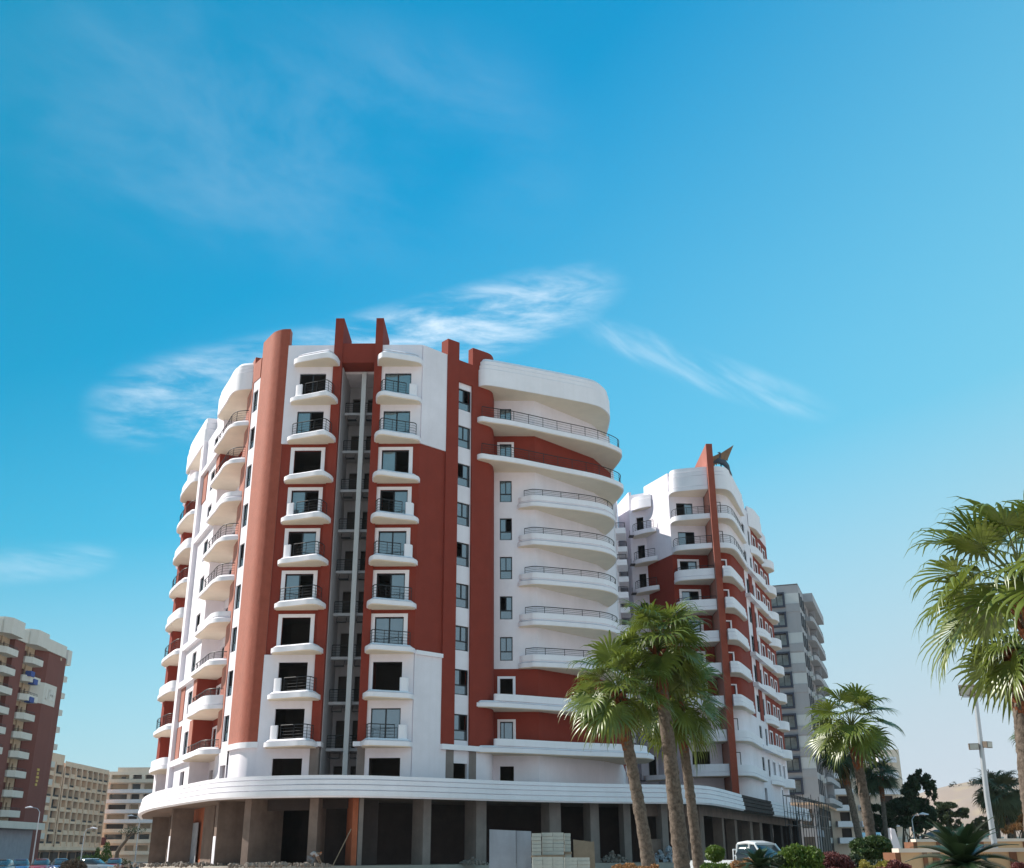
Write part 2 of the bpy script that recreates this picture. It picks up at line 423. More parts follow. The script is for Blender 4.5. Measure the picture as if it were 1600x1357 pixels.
def on_path(path, px, py=1300):
    """where the sight line of a picture column crosses a path on the ground"""
    r = px_ray(px, py); k = r.x / r.y
    P = [Vector(p[:2]) for p in path]
    for a, b in zip(P, P[1:]):
        da, db = a.x - k * a.y, b.x - k * b.y
        if da * db <= 0 and abs(da - db) > 1e-9:
            t = da / (da - db); return a + (b - a) * t, (b - a).normalized()
    i = min(range(len(P) - 1), key=lambda j: abs(P[j].x - k * P[j].y))
    return P[i], (P[i + 1] - P[i]).normalized()
def LV(k): return 8.35 + 3.15 * (k - 2)         # underside of the k-th floor's slab
def railing(parent, path, z, h=1.0, name='railing', bars=4, step=1.15, bot=0.08):
    m = MB(); path = [Vector(p[:2]) for p in path]
    m.tube([(p.x, p.y, z + h) for p in path], 0.034, 6)
    for b in range(bars):
        zz = z + bot + (h - bot) * (b + 0.2) / (bars + 0.2)
        m.tube([(p.x, p.y, zz) for p in path], 0.013, 4)
    for p in resample(path, step): m.tube([(p.x, p.y, z), (p.x, p.y, z + h)], 0.024, 5)
    return m.build(name, 'iron', parent)
def slab(root, outer, inner, z, steps=((0.0, 0.0, 0.28), (0.12, 0.28, 0.5)), name='balcony', m='white_trim', soffit=True):
    """balcony slab: stepped edge along the outer path, closed along the inner points"""
    mb = MB()
    outer = [Vector(p[:2]) for p in outer]
    for ins, a, b in steps:
        o = offset(outer, -ins) if ins else outer
        pi = [tuple(p) for p in inner[::-1]]
        if ins and b - a < 0.3: mb.taper([tuple(p) for p in o] + pi, [tuple(p) for p in offset(outer, -ins - 0.17)] + pi, z + a + 0.055, z + b)
        else: mb.prism([tuple(p) for p in o] + pi, z + a + (0.055 if ins else 0.0), z + b)
        if ins: mb.prism([tuple(p) for p in offset(outer, -ins - 0.09)] + [tuple(p) for p in inner[::-1]], z + a - 0.02, z + a + 0.07)
    o = mb.build(name, m, root, smooth=35)
    if soffit:
        s2 = MB(); oo = offset(outer, -0.10)
        s2.prism([tuple(p) for p in oo] + [tuple(p) for p in inner[::-1]], z - 0.015, z + 0.05)
        s2.build('soffit', 'bounce_soffit', o)
    return o
# windows and doors share their meshes; local x = along the wall, y = into the wall, z = up
_WIN = {}
def win_mesh(w, h, kind, gl='glass'):
    key = (round(w, 2), round(h, 2), kind, gl)
    if key in _WIN: return _WIN[key]
    f = MB(); t = 0.075; panes = []
    f.box(0, w, 0, 0.10, 0, t); f.box(0, w, 0, 0.10, h - t, h); f.box(0, t, 0, 0.10, t, h - t); f.box(w - t, w, 0, 0.10, t, h - t)
    if kind == 'slide3':                       # two sliding lights over a fixed one
        y = h * 0.36
        f.box(t, w - t, 0.005, 0.095, y, y + 0.09); f.box(w / 2 - 0.04, w / 2 + 0.04, 0.01, 0.09, y + 0.09, h - t)
        panes = [(t, w - t, t, y), (t, w / 2 - 0.04, y + 0.09, h - t), (w / 2 + 0.04, w - t, y + 0.09, h - t)]
    elif kind == 'door2':
        f.box(w / 2 - 0.05, w / 2 + 0.05, 0.01, 0.09, t, h - t)
        panes = [(t, w / 2 - 0.05, t, h - t), (w / 2 + 0.05, w - t, t, h - t)]
    elif kind == 'door1':
        f.box(w * 0.28, w * 0.28 + 0.07, 0.01, 0.09, t, h - t)
        panes = [(t, w * 0.28, t, h - t), (w * 0.28 + 0.07, w - t, t, h - t)]
    else:
        panes = [(t, w - t, t, h - t)]
    pm = []
    for k, (a, b, c, d) in enumerate(panes):
        p = MB(); y = 0.045 + 0.012 * (k % 2)
        p.box(a, b, y, y + 0.01, c, d); pm.append(p.mesh('pane', gl))
    _WIN[key] = (f.mesh('window', 'aluminium'), pm)
    return _WIN[key]
def window(root, P, Q, u0, u1, z0, z1, kind='slide3', back=0.12, name='window', open_panes=(), out=0.0, gl='glass'):
    P, Q = Vector(P[:2]), Vector(Q[:2]); t = (Q - P).normalized(); n = Vector((t.y, -t.x))
    fm, pm = win_mesh(u1 - u0, z1 - z0, kind, gl)
    p = P + t * u0 + n * (out - back)
    o = place(name, fm, root, Vector((p.x, p.y, z0)) - wl(root), (0, 0, math.atan2(t.y, t.x)))
    for i, m in enumerate(pm):
        if i in open_panes: continue
        place('pane', m, o)
    return o
def surround(root, P, Q, u0, u1, z0, z1, w=0.3, th=0.07, out=0.0, m='white_trim', sill=False):
    mb = MB(); P, Q = Vector(P[:2]), Vector(Q[:2]); t = (Q - P).normalized()
    pt = lambda u: tuple(P + t * u)
    mb.wbox(pt(u0 - w), pt(u0), out - 0.02, out + th, z0, z1); mb.wbox(pt(u1), pt(u1 + w), out - 0.02, out + th, z0, z1)
    mb.wbox(pt(u0 - w), pt(u1 + w), out - 0.02, out + th, z1, z1 + w * 0.85)
    return mb.build('window_surround', m, root)

# ------------------------------------------------------------------ ground
g = MB(); g.add([(-6000, -3000, 0), (6000, -3000, 0), (6000, 9000, 0), (-6000, 9000, 0)], [(0, 1, 2, 3)])
tag(g.build('ground', 'ground'), kind='structure')
rd = MB(); rd.add([(-400, 44, 0.004), (400, 44, 0.004), (400, 55, 0.004), (-400, 55, 0.004)], [(0, 1, 2, 3)])
tag(rd.build('road', 'asphalt'), kind='structure')
rd = MB(); rd.add([(-80, 55.2, 0.008), (-44, 55.2, 0.008), (-52, 420, 0.008), (-122, 420, 0.008)], [(0, 1, 2, 3)])
tag(rd.build('side_street', 'asphalt'), kind='structure')
kb = MB()
for a, b in (((-400, 44), (400, 44)), ((-43, 55), (400, 55))): kb.wbox(a, b, -0.15, 0.15, -0.05, 0.13)
tag(kb.build('kerb', 'kerb'), kind='structure')

# ------------------------------------------------------------------ main building
MBL = empty('apartment_building', (-10, 85, 0), 'large unfinished red and white apartment block with rounded balconies on a white podium band', 'building')
PLZ = 1.0
POD = spline([(-37.0, 112), (-33.2, 100), (-29.2, 90.2), (-25.5, 83.2), (-22.0, 77.2), (-19.6, 73.7), (-16.8, 71.75), (-13.0, 70.9), (-9.9, 71.3), (-6.8, 73.0), (-3.6, 75.3), (-0.1, 78.0), (6.35, 81.6), (11.9, 83.4), (14.4, 84.8), (16.6, 89.3), (20.15, 98.7)], 6)
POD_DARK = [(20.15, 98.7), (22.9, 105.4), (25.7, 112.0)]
POD_FAR = [(25.7, 112.0), (30.3, 122.7), (34.8, 133.0)]
allpod = [tuple(p) for p in POD] + POD_DARK[1:] + POD_FAR[1:]
# plinth the shops stand on
mb = MB(); pl = offset(allpod, -0.6)
mb.prism([tuple(p) for p in pl] + [(34, 140), (-30, 140)], 0.0, PLZ)
mb.build('plinth', 'paving', MBL)
# podium roof slab and stepped fascia
mb = MB(); ins = offset(allpod, -0.3)
mb.prism([tuple(p) for p in ins] + [(33, 139), (-31, 139)], 5.06, 5.30)
mb.build('podium_slab', 'concrete', MBL)
def fascia(path, m):
    for ins_, a, b in ((0.0, 5.05, 5.42), (0.07, 5.42, 5.76), (0.14, 5.76, 6.08), (0.21, 6.08, 6.37)):
        p = offset(path, -ins_) if ins_ else path
        k = MB(); k.ribbon(p, a + 0.06, b, 0.42 - ins_); k.build('fascia_band', m, MBL, smooth=35)
        k = MB(); k.ribbon(offset(path, -ins_ - 0.12), a - 0.03, a + 0.08, 0.2); k.build('fascia_groove', m, MBL, smooth=35)
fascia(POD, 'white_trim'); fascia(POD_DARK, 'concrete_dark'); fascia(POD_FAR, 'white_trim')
# shop columns under the podium
inner = offset(allpod, -1.3)
def column(px, w, dep, m='concrete', split=None, ins_=1.3):
    p, t = on_path(offset(allpod, -ins_), px, 1305)
    if p is None: return
    a, b = p - t * w / 2, p + t * w / 2
    if split:
        k = MB(); k.wbox(a, b, -dep, 0.0, PLZ, 5.06); o = k.build('column', m, MBL)
        k = MB(); k.wbox(a, b, 0.0, 0.03, PLZ, split); k.build('sunlit_face', 'white_plaster', o)  # thin white sheet: sunlight on the lower end face put into colour
    else:
        k = MB(); k.wbox(a, b, -dep, 0.0, PLZ, 5.06); k.build('column', m, MBL)
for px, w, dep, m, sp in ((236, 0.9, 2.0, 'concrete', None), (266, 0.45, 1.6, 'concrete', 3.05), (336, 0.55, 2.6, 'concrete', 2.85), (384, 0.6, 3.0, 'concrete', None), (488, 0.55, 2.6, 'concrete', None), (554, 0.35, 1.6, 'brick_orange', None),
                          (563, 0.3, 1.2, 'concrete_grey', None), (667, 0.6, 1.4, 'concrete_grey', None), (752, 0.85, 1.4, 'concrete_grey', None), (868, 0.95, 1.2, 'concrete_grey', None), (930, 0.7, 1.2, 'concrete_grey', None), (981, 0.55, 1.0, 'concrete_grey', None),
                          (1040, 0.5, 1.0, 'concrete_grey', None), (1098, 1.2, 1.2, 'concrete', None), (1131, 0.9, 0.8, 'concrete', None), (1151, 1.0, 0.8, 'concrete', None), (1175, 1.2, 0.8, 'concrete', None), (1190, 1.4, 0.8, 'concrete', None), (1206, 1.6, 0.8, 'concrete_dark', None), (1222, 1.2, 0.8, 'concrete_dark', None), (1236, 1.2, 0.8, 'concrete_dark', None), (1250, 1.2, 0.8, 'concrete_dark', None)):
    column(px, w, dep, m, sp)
# shop back walls
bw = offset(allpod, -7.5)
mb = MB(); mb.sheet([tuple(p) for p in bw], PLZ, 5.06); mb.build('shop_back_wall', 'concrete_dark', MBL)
iw = offset(allpod, -3.0)
def shopwall(px0, px1, z0, z1, m, name='shop_wall', ins_=3.0, th=0.2):
    pth = offset(allpod, -ins_)
    a, t = on_path(pth, px0, 1305); b, t2 = on_path(pth, px1, 1305)
    k = MB(); k.wbox(a, b, -th, 0, z0, z1); return k.build(name, m, MBL)
shopwall(226, 262, PLZ, 5.06, 'concrete'); shopwall(268, 316, PLZ, 5.06, 'brick_orange'); shopwall(284, 308, PLZ, 4.0, 'sacking', 'door_sheet', 2.85, 0.05)
shopwall(316, 332, PLZ, 5.06, 'concrete'); shopwall(338, 378, PLZ, 5.06, 'concrete', 'shop_wall', 3.4); shopwall(386, 408, PLZ, 5.06, 'concrete_dark', 'shop_wall', 3.6)
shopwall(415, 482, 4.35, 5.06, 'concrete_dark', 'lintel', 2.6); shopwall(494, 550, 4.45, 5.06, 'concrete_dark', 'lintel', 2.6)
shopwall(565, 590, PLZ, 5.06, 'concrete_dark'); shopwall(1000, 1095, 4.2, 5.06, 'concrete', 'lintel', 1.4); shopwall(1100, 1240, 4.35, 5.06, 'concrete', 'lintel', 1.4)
shopwall(1000, 1035, PLZ, 2.6, 'concrete', 'low_wall', 1.6); shopwall(1100, 1128, PLZ, 1.9, 'concrete', 'low_wall', 1.5)

# walls of the storeys ---------------------------------------------------------
RED, WHT = 'red_plaster', 'white_plaster'
Z1, ZR0, ZR1, ZTOP = 5.3, LV(4), LV(9), 38.6
A0, A1 = (-17.35, 75.0), (-13.75, 75.0)
B0, B1 = (-10.05, 75.0), (-6.93, 75.0)
D1 = (-5.15, 76.75)
doorA = lambda k: (1.05, 3.06, LV(k) + 0.3, LV(k) + 2.62)
doorB = lambda k: (0.30, 2.33, LV(k) + 0.3, LV(k) + 2.62)
def stacks(P, Q, dr, f1):
    lo = MB().facet(P, Q, Z1, ZR0, [dr(2), dr(3), (f1[0], f1[1], 5.6, 7.7)], out=0.12); lo.build('wall', WHT, MBL)
    mi = MB().facet(P, Q, ZR0, ZR1, [dr(k) for k in range(4, 9)]); mi.build('wall', RED, MBL)
    hi = MB().facet(P, Q, ZR1, ZTOP, [dr(k) for k in (9, 10)], out=0.12); hi.build('wall', WHT, MBL)
stacks(A0, A1, doorA, (1.1, 3.1)); stacks(B0, B1, doorB, (0.3, 2.4))
for P, Q, dr, shut in ((A0, A1, doorA, {2: None, 3: None, 4: None, 5: (1,), 6: (0,), 7: (1,), 8: None, 9: (1,), 10: (0, 1)}),
                       (B0, B1, doorB, {2: (), 3: None, 4: (), 5: (0,), 6: (), 7: (0,), 8: (1,), 9: (), 10: ()})):
    for k in range(2, 11):
        u0, u1, a, b = dr(k)
        o_ = 0.12 if (k < 4 or k > 8) else 0.0
        if 4 <= k <= 8: surround(MBL, P, Q, u0, u1, a - 0.1, b, 0.28, 0.07)
        if shut[k] is not None: window(MBL, P, Q, u0, u1, a, b, 'door2', 0.14, 'balcony_door', shut[k], out=o_)
# front stacks of balconies
def front_balcony(x0, x1, k, mirror, style):
    w = x1 - x0
    prof = [(0.0, 0.0), (0.02, 0.55), (0.10, 0.92), (0.30, 1.22), (0.55, 1.60), (0.74, 1.92), (0.86, 1.90), (0.95, 1.45), (1.0, 0.7), (1.0, 0.0)]
    pts = [(x0 + (u if not mirror else 1 - u) * w, 75.02 - d) for u, d in prof]
    if mirror: pts = pts[::-1]
    pth = spline([pts[0]] + pts[1:-1] + [pts[-1]], 3)
    z = LV(k)
    inner = [(pts[0][0] + 0.02, 75.15), (pts[-1][0] - 0.02, 75.15)]
    o = slab(MBL, pth, [inner[0], inner[1]], z, ((0.0, 0.04, 0.34), (0.10, 0.34, 0.52)))
    rp = [p for p in offset(pth, -0.34)][2:-2]
    if 'b' in style:
        if not mirror: blk = [p for p in rp if p.x < x0 + 1.15]
        else: blk = [p for p in rp if p.x > x1 - 1.15]
        if len(blk) > 1:
            q = MB(); q.ribbon(blk, z + 0.42, z + 1.45, 0.14); q.build('parapet', 'white_trim', o, smooth=40)
    if 'r' in style:
        rr = rp
        if 'b' in style: rr = [p for p in rp if (p.x > x0 + 0.95 if not mirror else p.x < x1 - 0.95)]
        railing(o, rr, z + 0.48, 0.95)
    if 's' in style: railing(o, rp, z + 0.48, 0.35, bars=1)
    return o
stA = {2: 'br', 3: 'br', 4: '', 5: 'r', 6: 'br', 7: 'br', 8: '', 9: 'r', 10: 'br'}
stB = {2: 'br', 3: 'b', 4: 'r', 5: 'r', 6: 'br', 7: 'br', 8: '', 9: 'r', 10: 'br'}
for k in range(2, 11):
    front_balcony(-16.9, -13.25, k, False, stA[k]); front_balcony(-10.3, -6.85, k, True, stB[k])
for x0, x1, mir in ((-16.8, -13.25, False), (-10.35, -6.85, True)):     # canopies over the top balconies
    prof = [(0.0, 0.0), (0.02, 0.6), (0.15, 1.0), (0.5, 1.5), (0.75, 1.8), (0.88, 1.7), (0.97, 1.1), (1.0, 0.0)]
    pts = [(x0 + (u if not mir else 1 - u) * (x1 - x0), 75.0 - d) for u, d in prof]
    if mir: pts = pts[::-1]
    slab(MBL, spline(pts, 3), [(pts[0][0] + 0.02, 75.15), (pts[-1][0] - 0.02, 75.15)], 36.75, ((0.0, 0.0, 0.42), (0.12, 0.42, 0.66), (0.26, 0.66, 0.86)), 'canopy')
# central slot between two pylons
for x0, x1 in ((-13.78, -13.12), (-10.60, -10.02)):
    q = MB(); q.box(x0, x1, 74.78, 78.9, 8.75, 40.9); q.build('pylon', RED, MBL)
    q = MB(); q.box(x0 + 0.03, x1 - 0.03, 74.82, 78.9, Z1, 8.45); q.build('pylon_base', 'concrete_grey', MBL)
    q = MB(); q.box(x0 - 0.25, x1 + 0.12, 74.55, 75.6, 8.45, 8.75); q.build('cornice', 'white_trim', MBL)
q = MB(); q.box(-13.12, -10.60, 74.9, 76.6, 37.1, 38.75); q.build('bridge_beam', RED, MBL)
q = MB(); q.box(-13.12, -10.60, 76.6, 79.4, 36.9, 37.2); q.build('slot_ceiling', 'white_plaster', MBL)
q = MB(); q.box(-13.12, -13.06, 75.35, 79.3, Z1, 36.9); q.build('slot_wall', 'slot_grey', MBL)
q = MB(); q.box(-10.66, -10.60, 75.35, 79.3, Z1, 36.9); q.build('slot_wall', 'slot_grey', MBL)
q = MB(); q.box(-11.72, -11.38, 76.2, 76.55, Z1, 36.9); q.build('slot_column', 'grey_white', MBL)
SB0, SB1 = (-13.06, 79.2), (-10.66, 79.2)
sh = []
for k in range(1, 11): sh += [(0.25, 0.95, LV(k) + 0.2, LV(k) + 2.3), (1.45, 2.1, LV(k) + 0.2, LV(k) + 2.3)]
MB().facet(SB0, SB1, Z1, 37.1, sh).build('slot_wall', 'slot_grey', MBL)
for k in range(2, 11):
    z = LV(k)
    q = MB(); q.box(-13.05, -10.67, 76.9, 79.18, z - 0.02, z + 0.18); o = q.build('service_balcony', 'slot_grey', MBL)
    railing(o, [(-13.0, 77.0), (-10.7, 77.0)], z + 0.18, 0.85, step=0.6)
    for xx in (-12.75, -11.3):
        q = MB(); q.box(xx, xx + 0.7, 76.55, 76.9, z - 0.55, z - 0.5)
        q.tube([(xx, 76.6, z - 0.5), (xx, 76.9, z - 0.1)], 0.02, 4); q.tube([(xx + 0.7, 76.6, z - 0.5), (xx + 0.7, 76.9, z - 0.1)], 0.02, 4)
        q.tube([(xx, 76.6, z - 0.5), (xx + 0.7, 76.6, z - 0.5)], 0.02, 4); q.build('bracket', 'iron', o)
# diagonal part to the right of the front
L1 = (Vector(D1) - Vector(B1)).length
for a, b, m, o_ in ((Z1, ZR0 + 0.25, WHT, 0.10), (ZR0 + 0.25, ZR1, RED, 0.0), (ZR1, ZTOP, WHT, 0.10)):
    MB().facet(B1, D1, a, b, out=o_).build('wall', m, MBL)
MB().wbox((-6.9, 75.03), D1, 0.0, 0.24, ZR0 + 0.0, ZR0 + 0.28).build('cornice', 'white_trim', MBL)
q = MB(); q.wbox(B0, B1, 0.0, 0.22, ZR0 + 0.02, ZR0 + 0.2); q.build('cornice', 'white_trim', MBL)
D2, D3, D4 = (-4.28, 77.5), (-3.24, 78.45), (-2.3, 79.25)
def pyl(P, Q, top, z0=8.75):
    q = MB(); q.wbox(P, Q, -0.7, 0.16, z0, top); q.build('pylon', RED, MBL)
pyl(D1, D2, 40.0)
q = MB(); q.wbox(D2, D3, -0.7, 0.165, 36.6, 38.45); q.build('bridge_beam', RED, MBL)
arc = spline([D3, (-2.45, 79.1), (-1.95, 79.55), (-1.72, 80.1), (-1.66, 80.8), (-1.63, 81.7)], 4)
q = MB(); q.ribbon(offset(arc, 0.16), 8.75, 40.0, 0.6); q.build('pylon', RED, MBL, smooth=40)
q = MB(); q.ribbon(offset(arc, 0.10), Z1, 8.35, 0.5); q.build('wall', WHT, MBL, smooth=40)
L2 = (Vector(D3) - Vector(D2)).length
strip = lambda k: (0.03, L2 - 0.03, LV(k) + 0.75, LV(k) + 2.55)
MB().facet(D2, D3, 8.4, 36.7, [strip(k) for k in range(2, 11)]).build('wall', WHT, MBL)
MB().facet(D2, D3, Z1, 8.4, [(0.05, L2 - 0.05, 5.4, 7.55)]).build('wall', WHT, MBL)
for k in range(2, 11): window(MBL, D2, D3, 0.03, L2 - 0.03, LV(k) + 0.75, LV(k) + 2.55, 'slide3', 0.1, open_panes=[(), (2,), (), (1,), (1,), (2,), (2,), (), ()][(k * 5) % 9])
q = MB(); q.wbox(D1, D4, -0.1, 0.35, 8.4, 8.75); q.build('cornice', 'white_trim', MBL)
for P, Q in ((tuple(Vector(D2) - Vector((0.5, 0.45))), D2), (D3, tuple(Vector(D3) + Vector((0.48, 0.42))))):
    q = MB(); q.wbox(P, Q, -0.4, 0.13, Z1, 8.39); q.build('column', 'concrete_grey', MBL)
MB().wbox(D1, tuple(Vector(D2) - Vector((0.5, 0.45))), -0.4, 0.1, Z1, 8.39).build('wall', WHT, MBL)
# right wing
R0, R1, R2, R3, R4 = (-1.63, 81.6), (1.85, 81.65), (7.03, 87.0), (8.9, 91.0), (11.5, 112.0)
wr = lambda k: (0.62, 1.58, LV(k) + 0.62, LV(k) + 2.42)
dr_ = lambda k: (0.62, 1.58, LV(k) + 0.2, LV(k) + 2.42)
red_f = (2, 3, 9)
for k in range(1, 11):
    z0, z1 = (Z1 if k == 1 else LV(k)), (LV(k + 1) if k < 10 else 37.0)
    m = RED if k in red_f else WHT
    hole = (0.62, 1.62, 5.5, 7.6) if k == 1 else (dr_(k) if k in (2, 3, 9, 10) else wr(k))
    MB().facet(R0, R1, z0, z1, [hole]).build('wall', m, MBL)
    MB().facet(R1, R2, z0, z1).build('wall', m, MBL)
    MB().facet(R2, R3, z0, z1).build('wall', m, MBL)
    MB().facet(R3, R4, z0, z1, [(4, 5.6, z0 + 0.8, z0 + 2.4), (9, 10.6, z0 + 0.8, z0 + 2.4), (14, 15.6, z0 + 0.8, z0 + 2.4)] if k > 1 else []).build('wall', m if k in (2, 3) else WHT, MBL)
    if k in red_f: surround(MBL, R0, R1, 0.62, 1.58, z0 + 0.1, LV(k) + 2.42, 0.2, 0.06)
    if k not in (1, 3): window(MBL, R0, R1, *hole, 'door1' if k == 2 else 'slide3', 0.1, 'window', (2,) if k == 7 else ((1,) if k == 5 else ()))
BIG = [(-2.55, 79.5), (-2.78, 78.7), (-2.35, 78.32), (-1.7, 78.6), (0.25, 79.4), (3.8, 81.5), (6.55, 83.1), (8.0, 84.25), (9.1, 85.5), (9.5, 86.6), (9.35, 88.5), (8.85, 91.2)]
MID = [(0.3, 81.75), (0.55, 81.25), (1.1, 80.95), (1.8, 80.72), (3.6, 81.3), (6.3, 82.42), (7.65, 83.45), (8.45, 84.9), (8.6, 86.3), (8.4, 88.0), (8.0, 89.6)]
ROOF = [(-2.55, 79.6), (-2.75, 78.9), (-2.4, 78.5), (-1.6, 78.55), (1.1, 79.72), (3.85, 81.0), (6.6, 82.4), (7.7, 83.4), (8.4, 85.0), (8.55, 87.0), (8.5, 90.3)]
LOW = [(-2.75, 79.6), (-2.95, 79.1), (-2.6, 78.7), (-1.3, 78.9), (0.9, 79.95), (3.35, 81.35), (6.2, 82.75), (8.6, 83.8), (10.2, 84.8), (10.9, 86.5), (10.7, 89.5)]
big_in = [(-1.4, 82.4), (1.7, 82.4), (6.5, 87.4), (8.5, 91.2)]
mid_in = [(1.2, 82.2), (1.85, 82.2), (6.5, 87.3), (7.6, 89.6)]
for k in (9, 10):
    pth = spline(BIG, 5)
    o = slab(MBL, pth, [big_in[0], big_in[1], big_in[2], big_in[3]], LV(k), ((0.0, 0.03, 0.42),))
    rp = offset(pth, -0.22)
    railing(o, [p for p in rp if p.y > 0][9:-8], LV(k) + 0.42, 0.92, step=1.35)
for k in (4, 5, 6, 7, 8):
    pth = spline(MID, 5)
    o = slab(MBL, pth, mid_in, LV(k), ((0.0, 0.03, 0.34), (0.06, 0.34, 0.5), (0.12, 0.5, 0.95)))
    railing(o, offset(pth, -0.2)[8:-3], LV(k) + 0.95, 0.5, step=1.5, bars=3)
pth = spline(ROOF, 5)
slab(MBL, pth, big_in, 36.72, ((0.0, 0.0, 1.45), (0.08, 1.45, 1.85), (0.16, 1.85, 2.2), (0.24, 2.2, 2.5)), 'roof_parapet')
for k in (2, 3):
    pth = spline(LOW, 5)
    o = slab(MBL, pth, [(-1.3, 82.2), (1.7, 82.3), (6.5, 87.3), (8.6, 90.5)], LV(k), ((0.0, 0.03, 0.32), (0.10, 0.32, 0.5)))
    up = spline([(-1.2, 79.75), (-1.45, 79.35), (-1.0, 79.15), (0.8, 80.05), (3.25, 81.5), (6.1, 82.9), (8.5, 84.0), (9.9, 85.0), (10.4, 86.5), (10.3, 89.3)], 5)
    q = MB(); q.ribbon(up, LV(k) + 0.5, LV(k) + 0.98, 0.15); q.build('parapet', 'white_trim', o, smooth=40)
# small balconies on the right-hand side wall
for k in range(2, 10):
    t = (Vector(R4) - Vector(R3)).normalized(); n = Vector((t.y, -t.x))
    for u in (8.6, 15.4):
        a, b = Vector(R3) + t * u, Vector(R3) + t * (u + 2.6)
        q = MB(); q.wbox(a, b, -0.05, 0.95, LV(k), LV(k) + 0.55); o = q.build('balcony', 'white_trim', MBL)
        railing(o, [a + n * 0.05, a + n * 0.88, b + n * 0.88, b + n * 0.05], LV(k) + 0.55, 0.5, bars=3)
# rounded red shaft at the left of the front
SH = spline([(-19.95, 77.3), (-19.3, 76.3), (-18.7, 75.45), (-18.15, 75.05), (-17.75, 74.92), (-17.3, 74.9)], 6)
q = MB(); q.ribbon(SH, 8.75, 40.05, 0.7); q.build('rounded_shaft', 'red_shaft', MBL, smooth=40)
q = MB(); q.ribbon(offset(SH, -0.1), Z1, 8.4, 0.5); q.build('wall', WHT, MBL, smooth=40)
q = MB(); q.ribbon(offset(SH, 0.14), 8.4, 8.78, 0.5); q.build('cornice', 'white_trim', MBL, smooth=40)
S0, S1 = (-20.72, 78.42), (-19.95, 77.3)
LS = (Vector(S1) - Vector(S0)).length
sw = lambda k: (0.12, LS - 0.25, LV(k) + 0.75, LV(k) + 2.55)
MB().facet(S0, S1, 8.4, 37.0, [sw(k) for k in range(2, 11)]).build('wall', WHT, MBL)
MB().facet(S0, S1, Z1, 8.4, [(0.15, LS - 0.15, 5.4, 7.5)]).build('wall', WHT, MBL)
q = MB(); q.wbox(S0, S1, -0.5, 0.05, 37.0, 38.7); q.build('wall', 'red_shaft', MBL)
for k in range(2, 11): window(MBL, S0, S1, *sw(k), 'slide3', 0.1, open_panes=(1,) if k % 3 == 0 else ())
SH2 = spline([(-21.98, 82.95), (-21.95, 82.0), (-21.75, 80.9), (-21.25, 79.6), (-20.72, 78.42)], 4)
q = MB(); q.ribbon(offset(SH2, 0.05), 8.75, 39.3, 0.5); q.build('rounded_shaft', 'red_shaft', MBL, smooth=40)
q = MB(); q.ribbon(SH2, Z1, 8.4, 0.5); q.build('wall', WHT, MBL, smooth=40)
# left wing: along the slab edge from E0
E0, ED, EN = Vector((-22.6, 80.2)), Vector((-0.447, 0.894)), Vector((-0.894, -0.447))
def lw(s, n=0.0): return tuple(E0 + ED * s + EN * n)
for k in range(1, 11):
    z0, z1 = (Z1 if k == 1 else LV(k)), (LV(k + 1) if k < 10 else 37.0)
    r_ = k in (2, 3, 9)
    m1 = RED if r_ else WHT
    # balcony recess (wall faces run left to right as seen from outside, so from the far end to the near end)
    P, Q = lw(5.6, -1.75), lw(2.1, -1.75); hw = (0.5, 1.7, z0 + 0.2, z0 + 2.4)
    MB().facet(P, Q, z0, z1, [hw]).build('wall', m1, MBL)
    if k > 1:
        window(MBL, P, Q, *hw, 'door2', 0.1, 'balcony_door', (0,) if k % 2 else ())
        if r_: surround(MBL, P, Q, hw[0], hw[1], z0 + 0.1, hw[3], 0.2, 0.05)
    MB().facet(lw(5.6, -0.3), lw(5.6, -1.75), z0, z1).build('wall', m1 if k != 1 else WHT, MBL)
    # window bay
    P, Q = lw(12.4, -0.3), lw(5.6, -0.3)
    hole = (3.2, 4.9, z0 + 0.75, z0 + 2.5)
    MB().facet(P, Q, z0, z1, [hole]).build('wall', WHT, MBL)
    if k > 1: window(MBL, P, Q, *hole, 'slide3', 0.1, open_panes=(1,) if k % 4 == 1 else ())
    if r_:
        for a, b in ((5.6, 7.0), (10.6, 12.4)):
            q = MB(); q.wbox(lw(b, -0.3), lw(a, -0.3), 0.0, 0.06, z0 + 0.5, z1); q.build('panel', 'red_shaft', MBL)
    # far recess
    P, Q = lw(20.0, -1.4), lw(13.5, -1.4)
    hole = (3.6, 5.2, z0 + 0.2, z0 + 2.4)
    MB().facet(P, Q, z0, z1, [hole]).build('wall', WHT if k in (1, 5, 6, 8, 10) else RED, MBL)
    MB().facet(lw(13.5, 0.0), lw(13.5, -1.4), z0, z1).build('wall', WHT, MBL)
    MB().facet(lw(21.4, -0.2), lw(20.0, -0.2), z0, z1).build('wall', WHT if k in (1, 10) else RED, MBL)
    MB().facet(lw(20.0, -1.4), lw(20.0, -0.2), z0, z1).build('wall', WHT if k in (1, 10) else RED, MBL)
q = MB(); q.wbox(lw(13.5), lw(12.4), -0.4, 0.05, Z1, 37.0); q.build('pier', WHT, MBL)
ball1 = [(-20.85, 78.9), (-21.5, 78.95), (-22.3, 79.2), (-22.95, 79.95), lw(2.0, 0.4), lw(4.0, 0.42), lw(5.4, 0.35), lw(6.0, -0.2)]
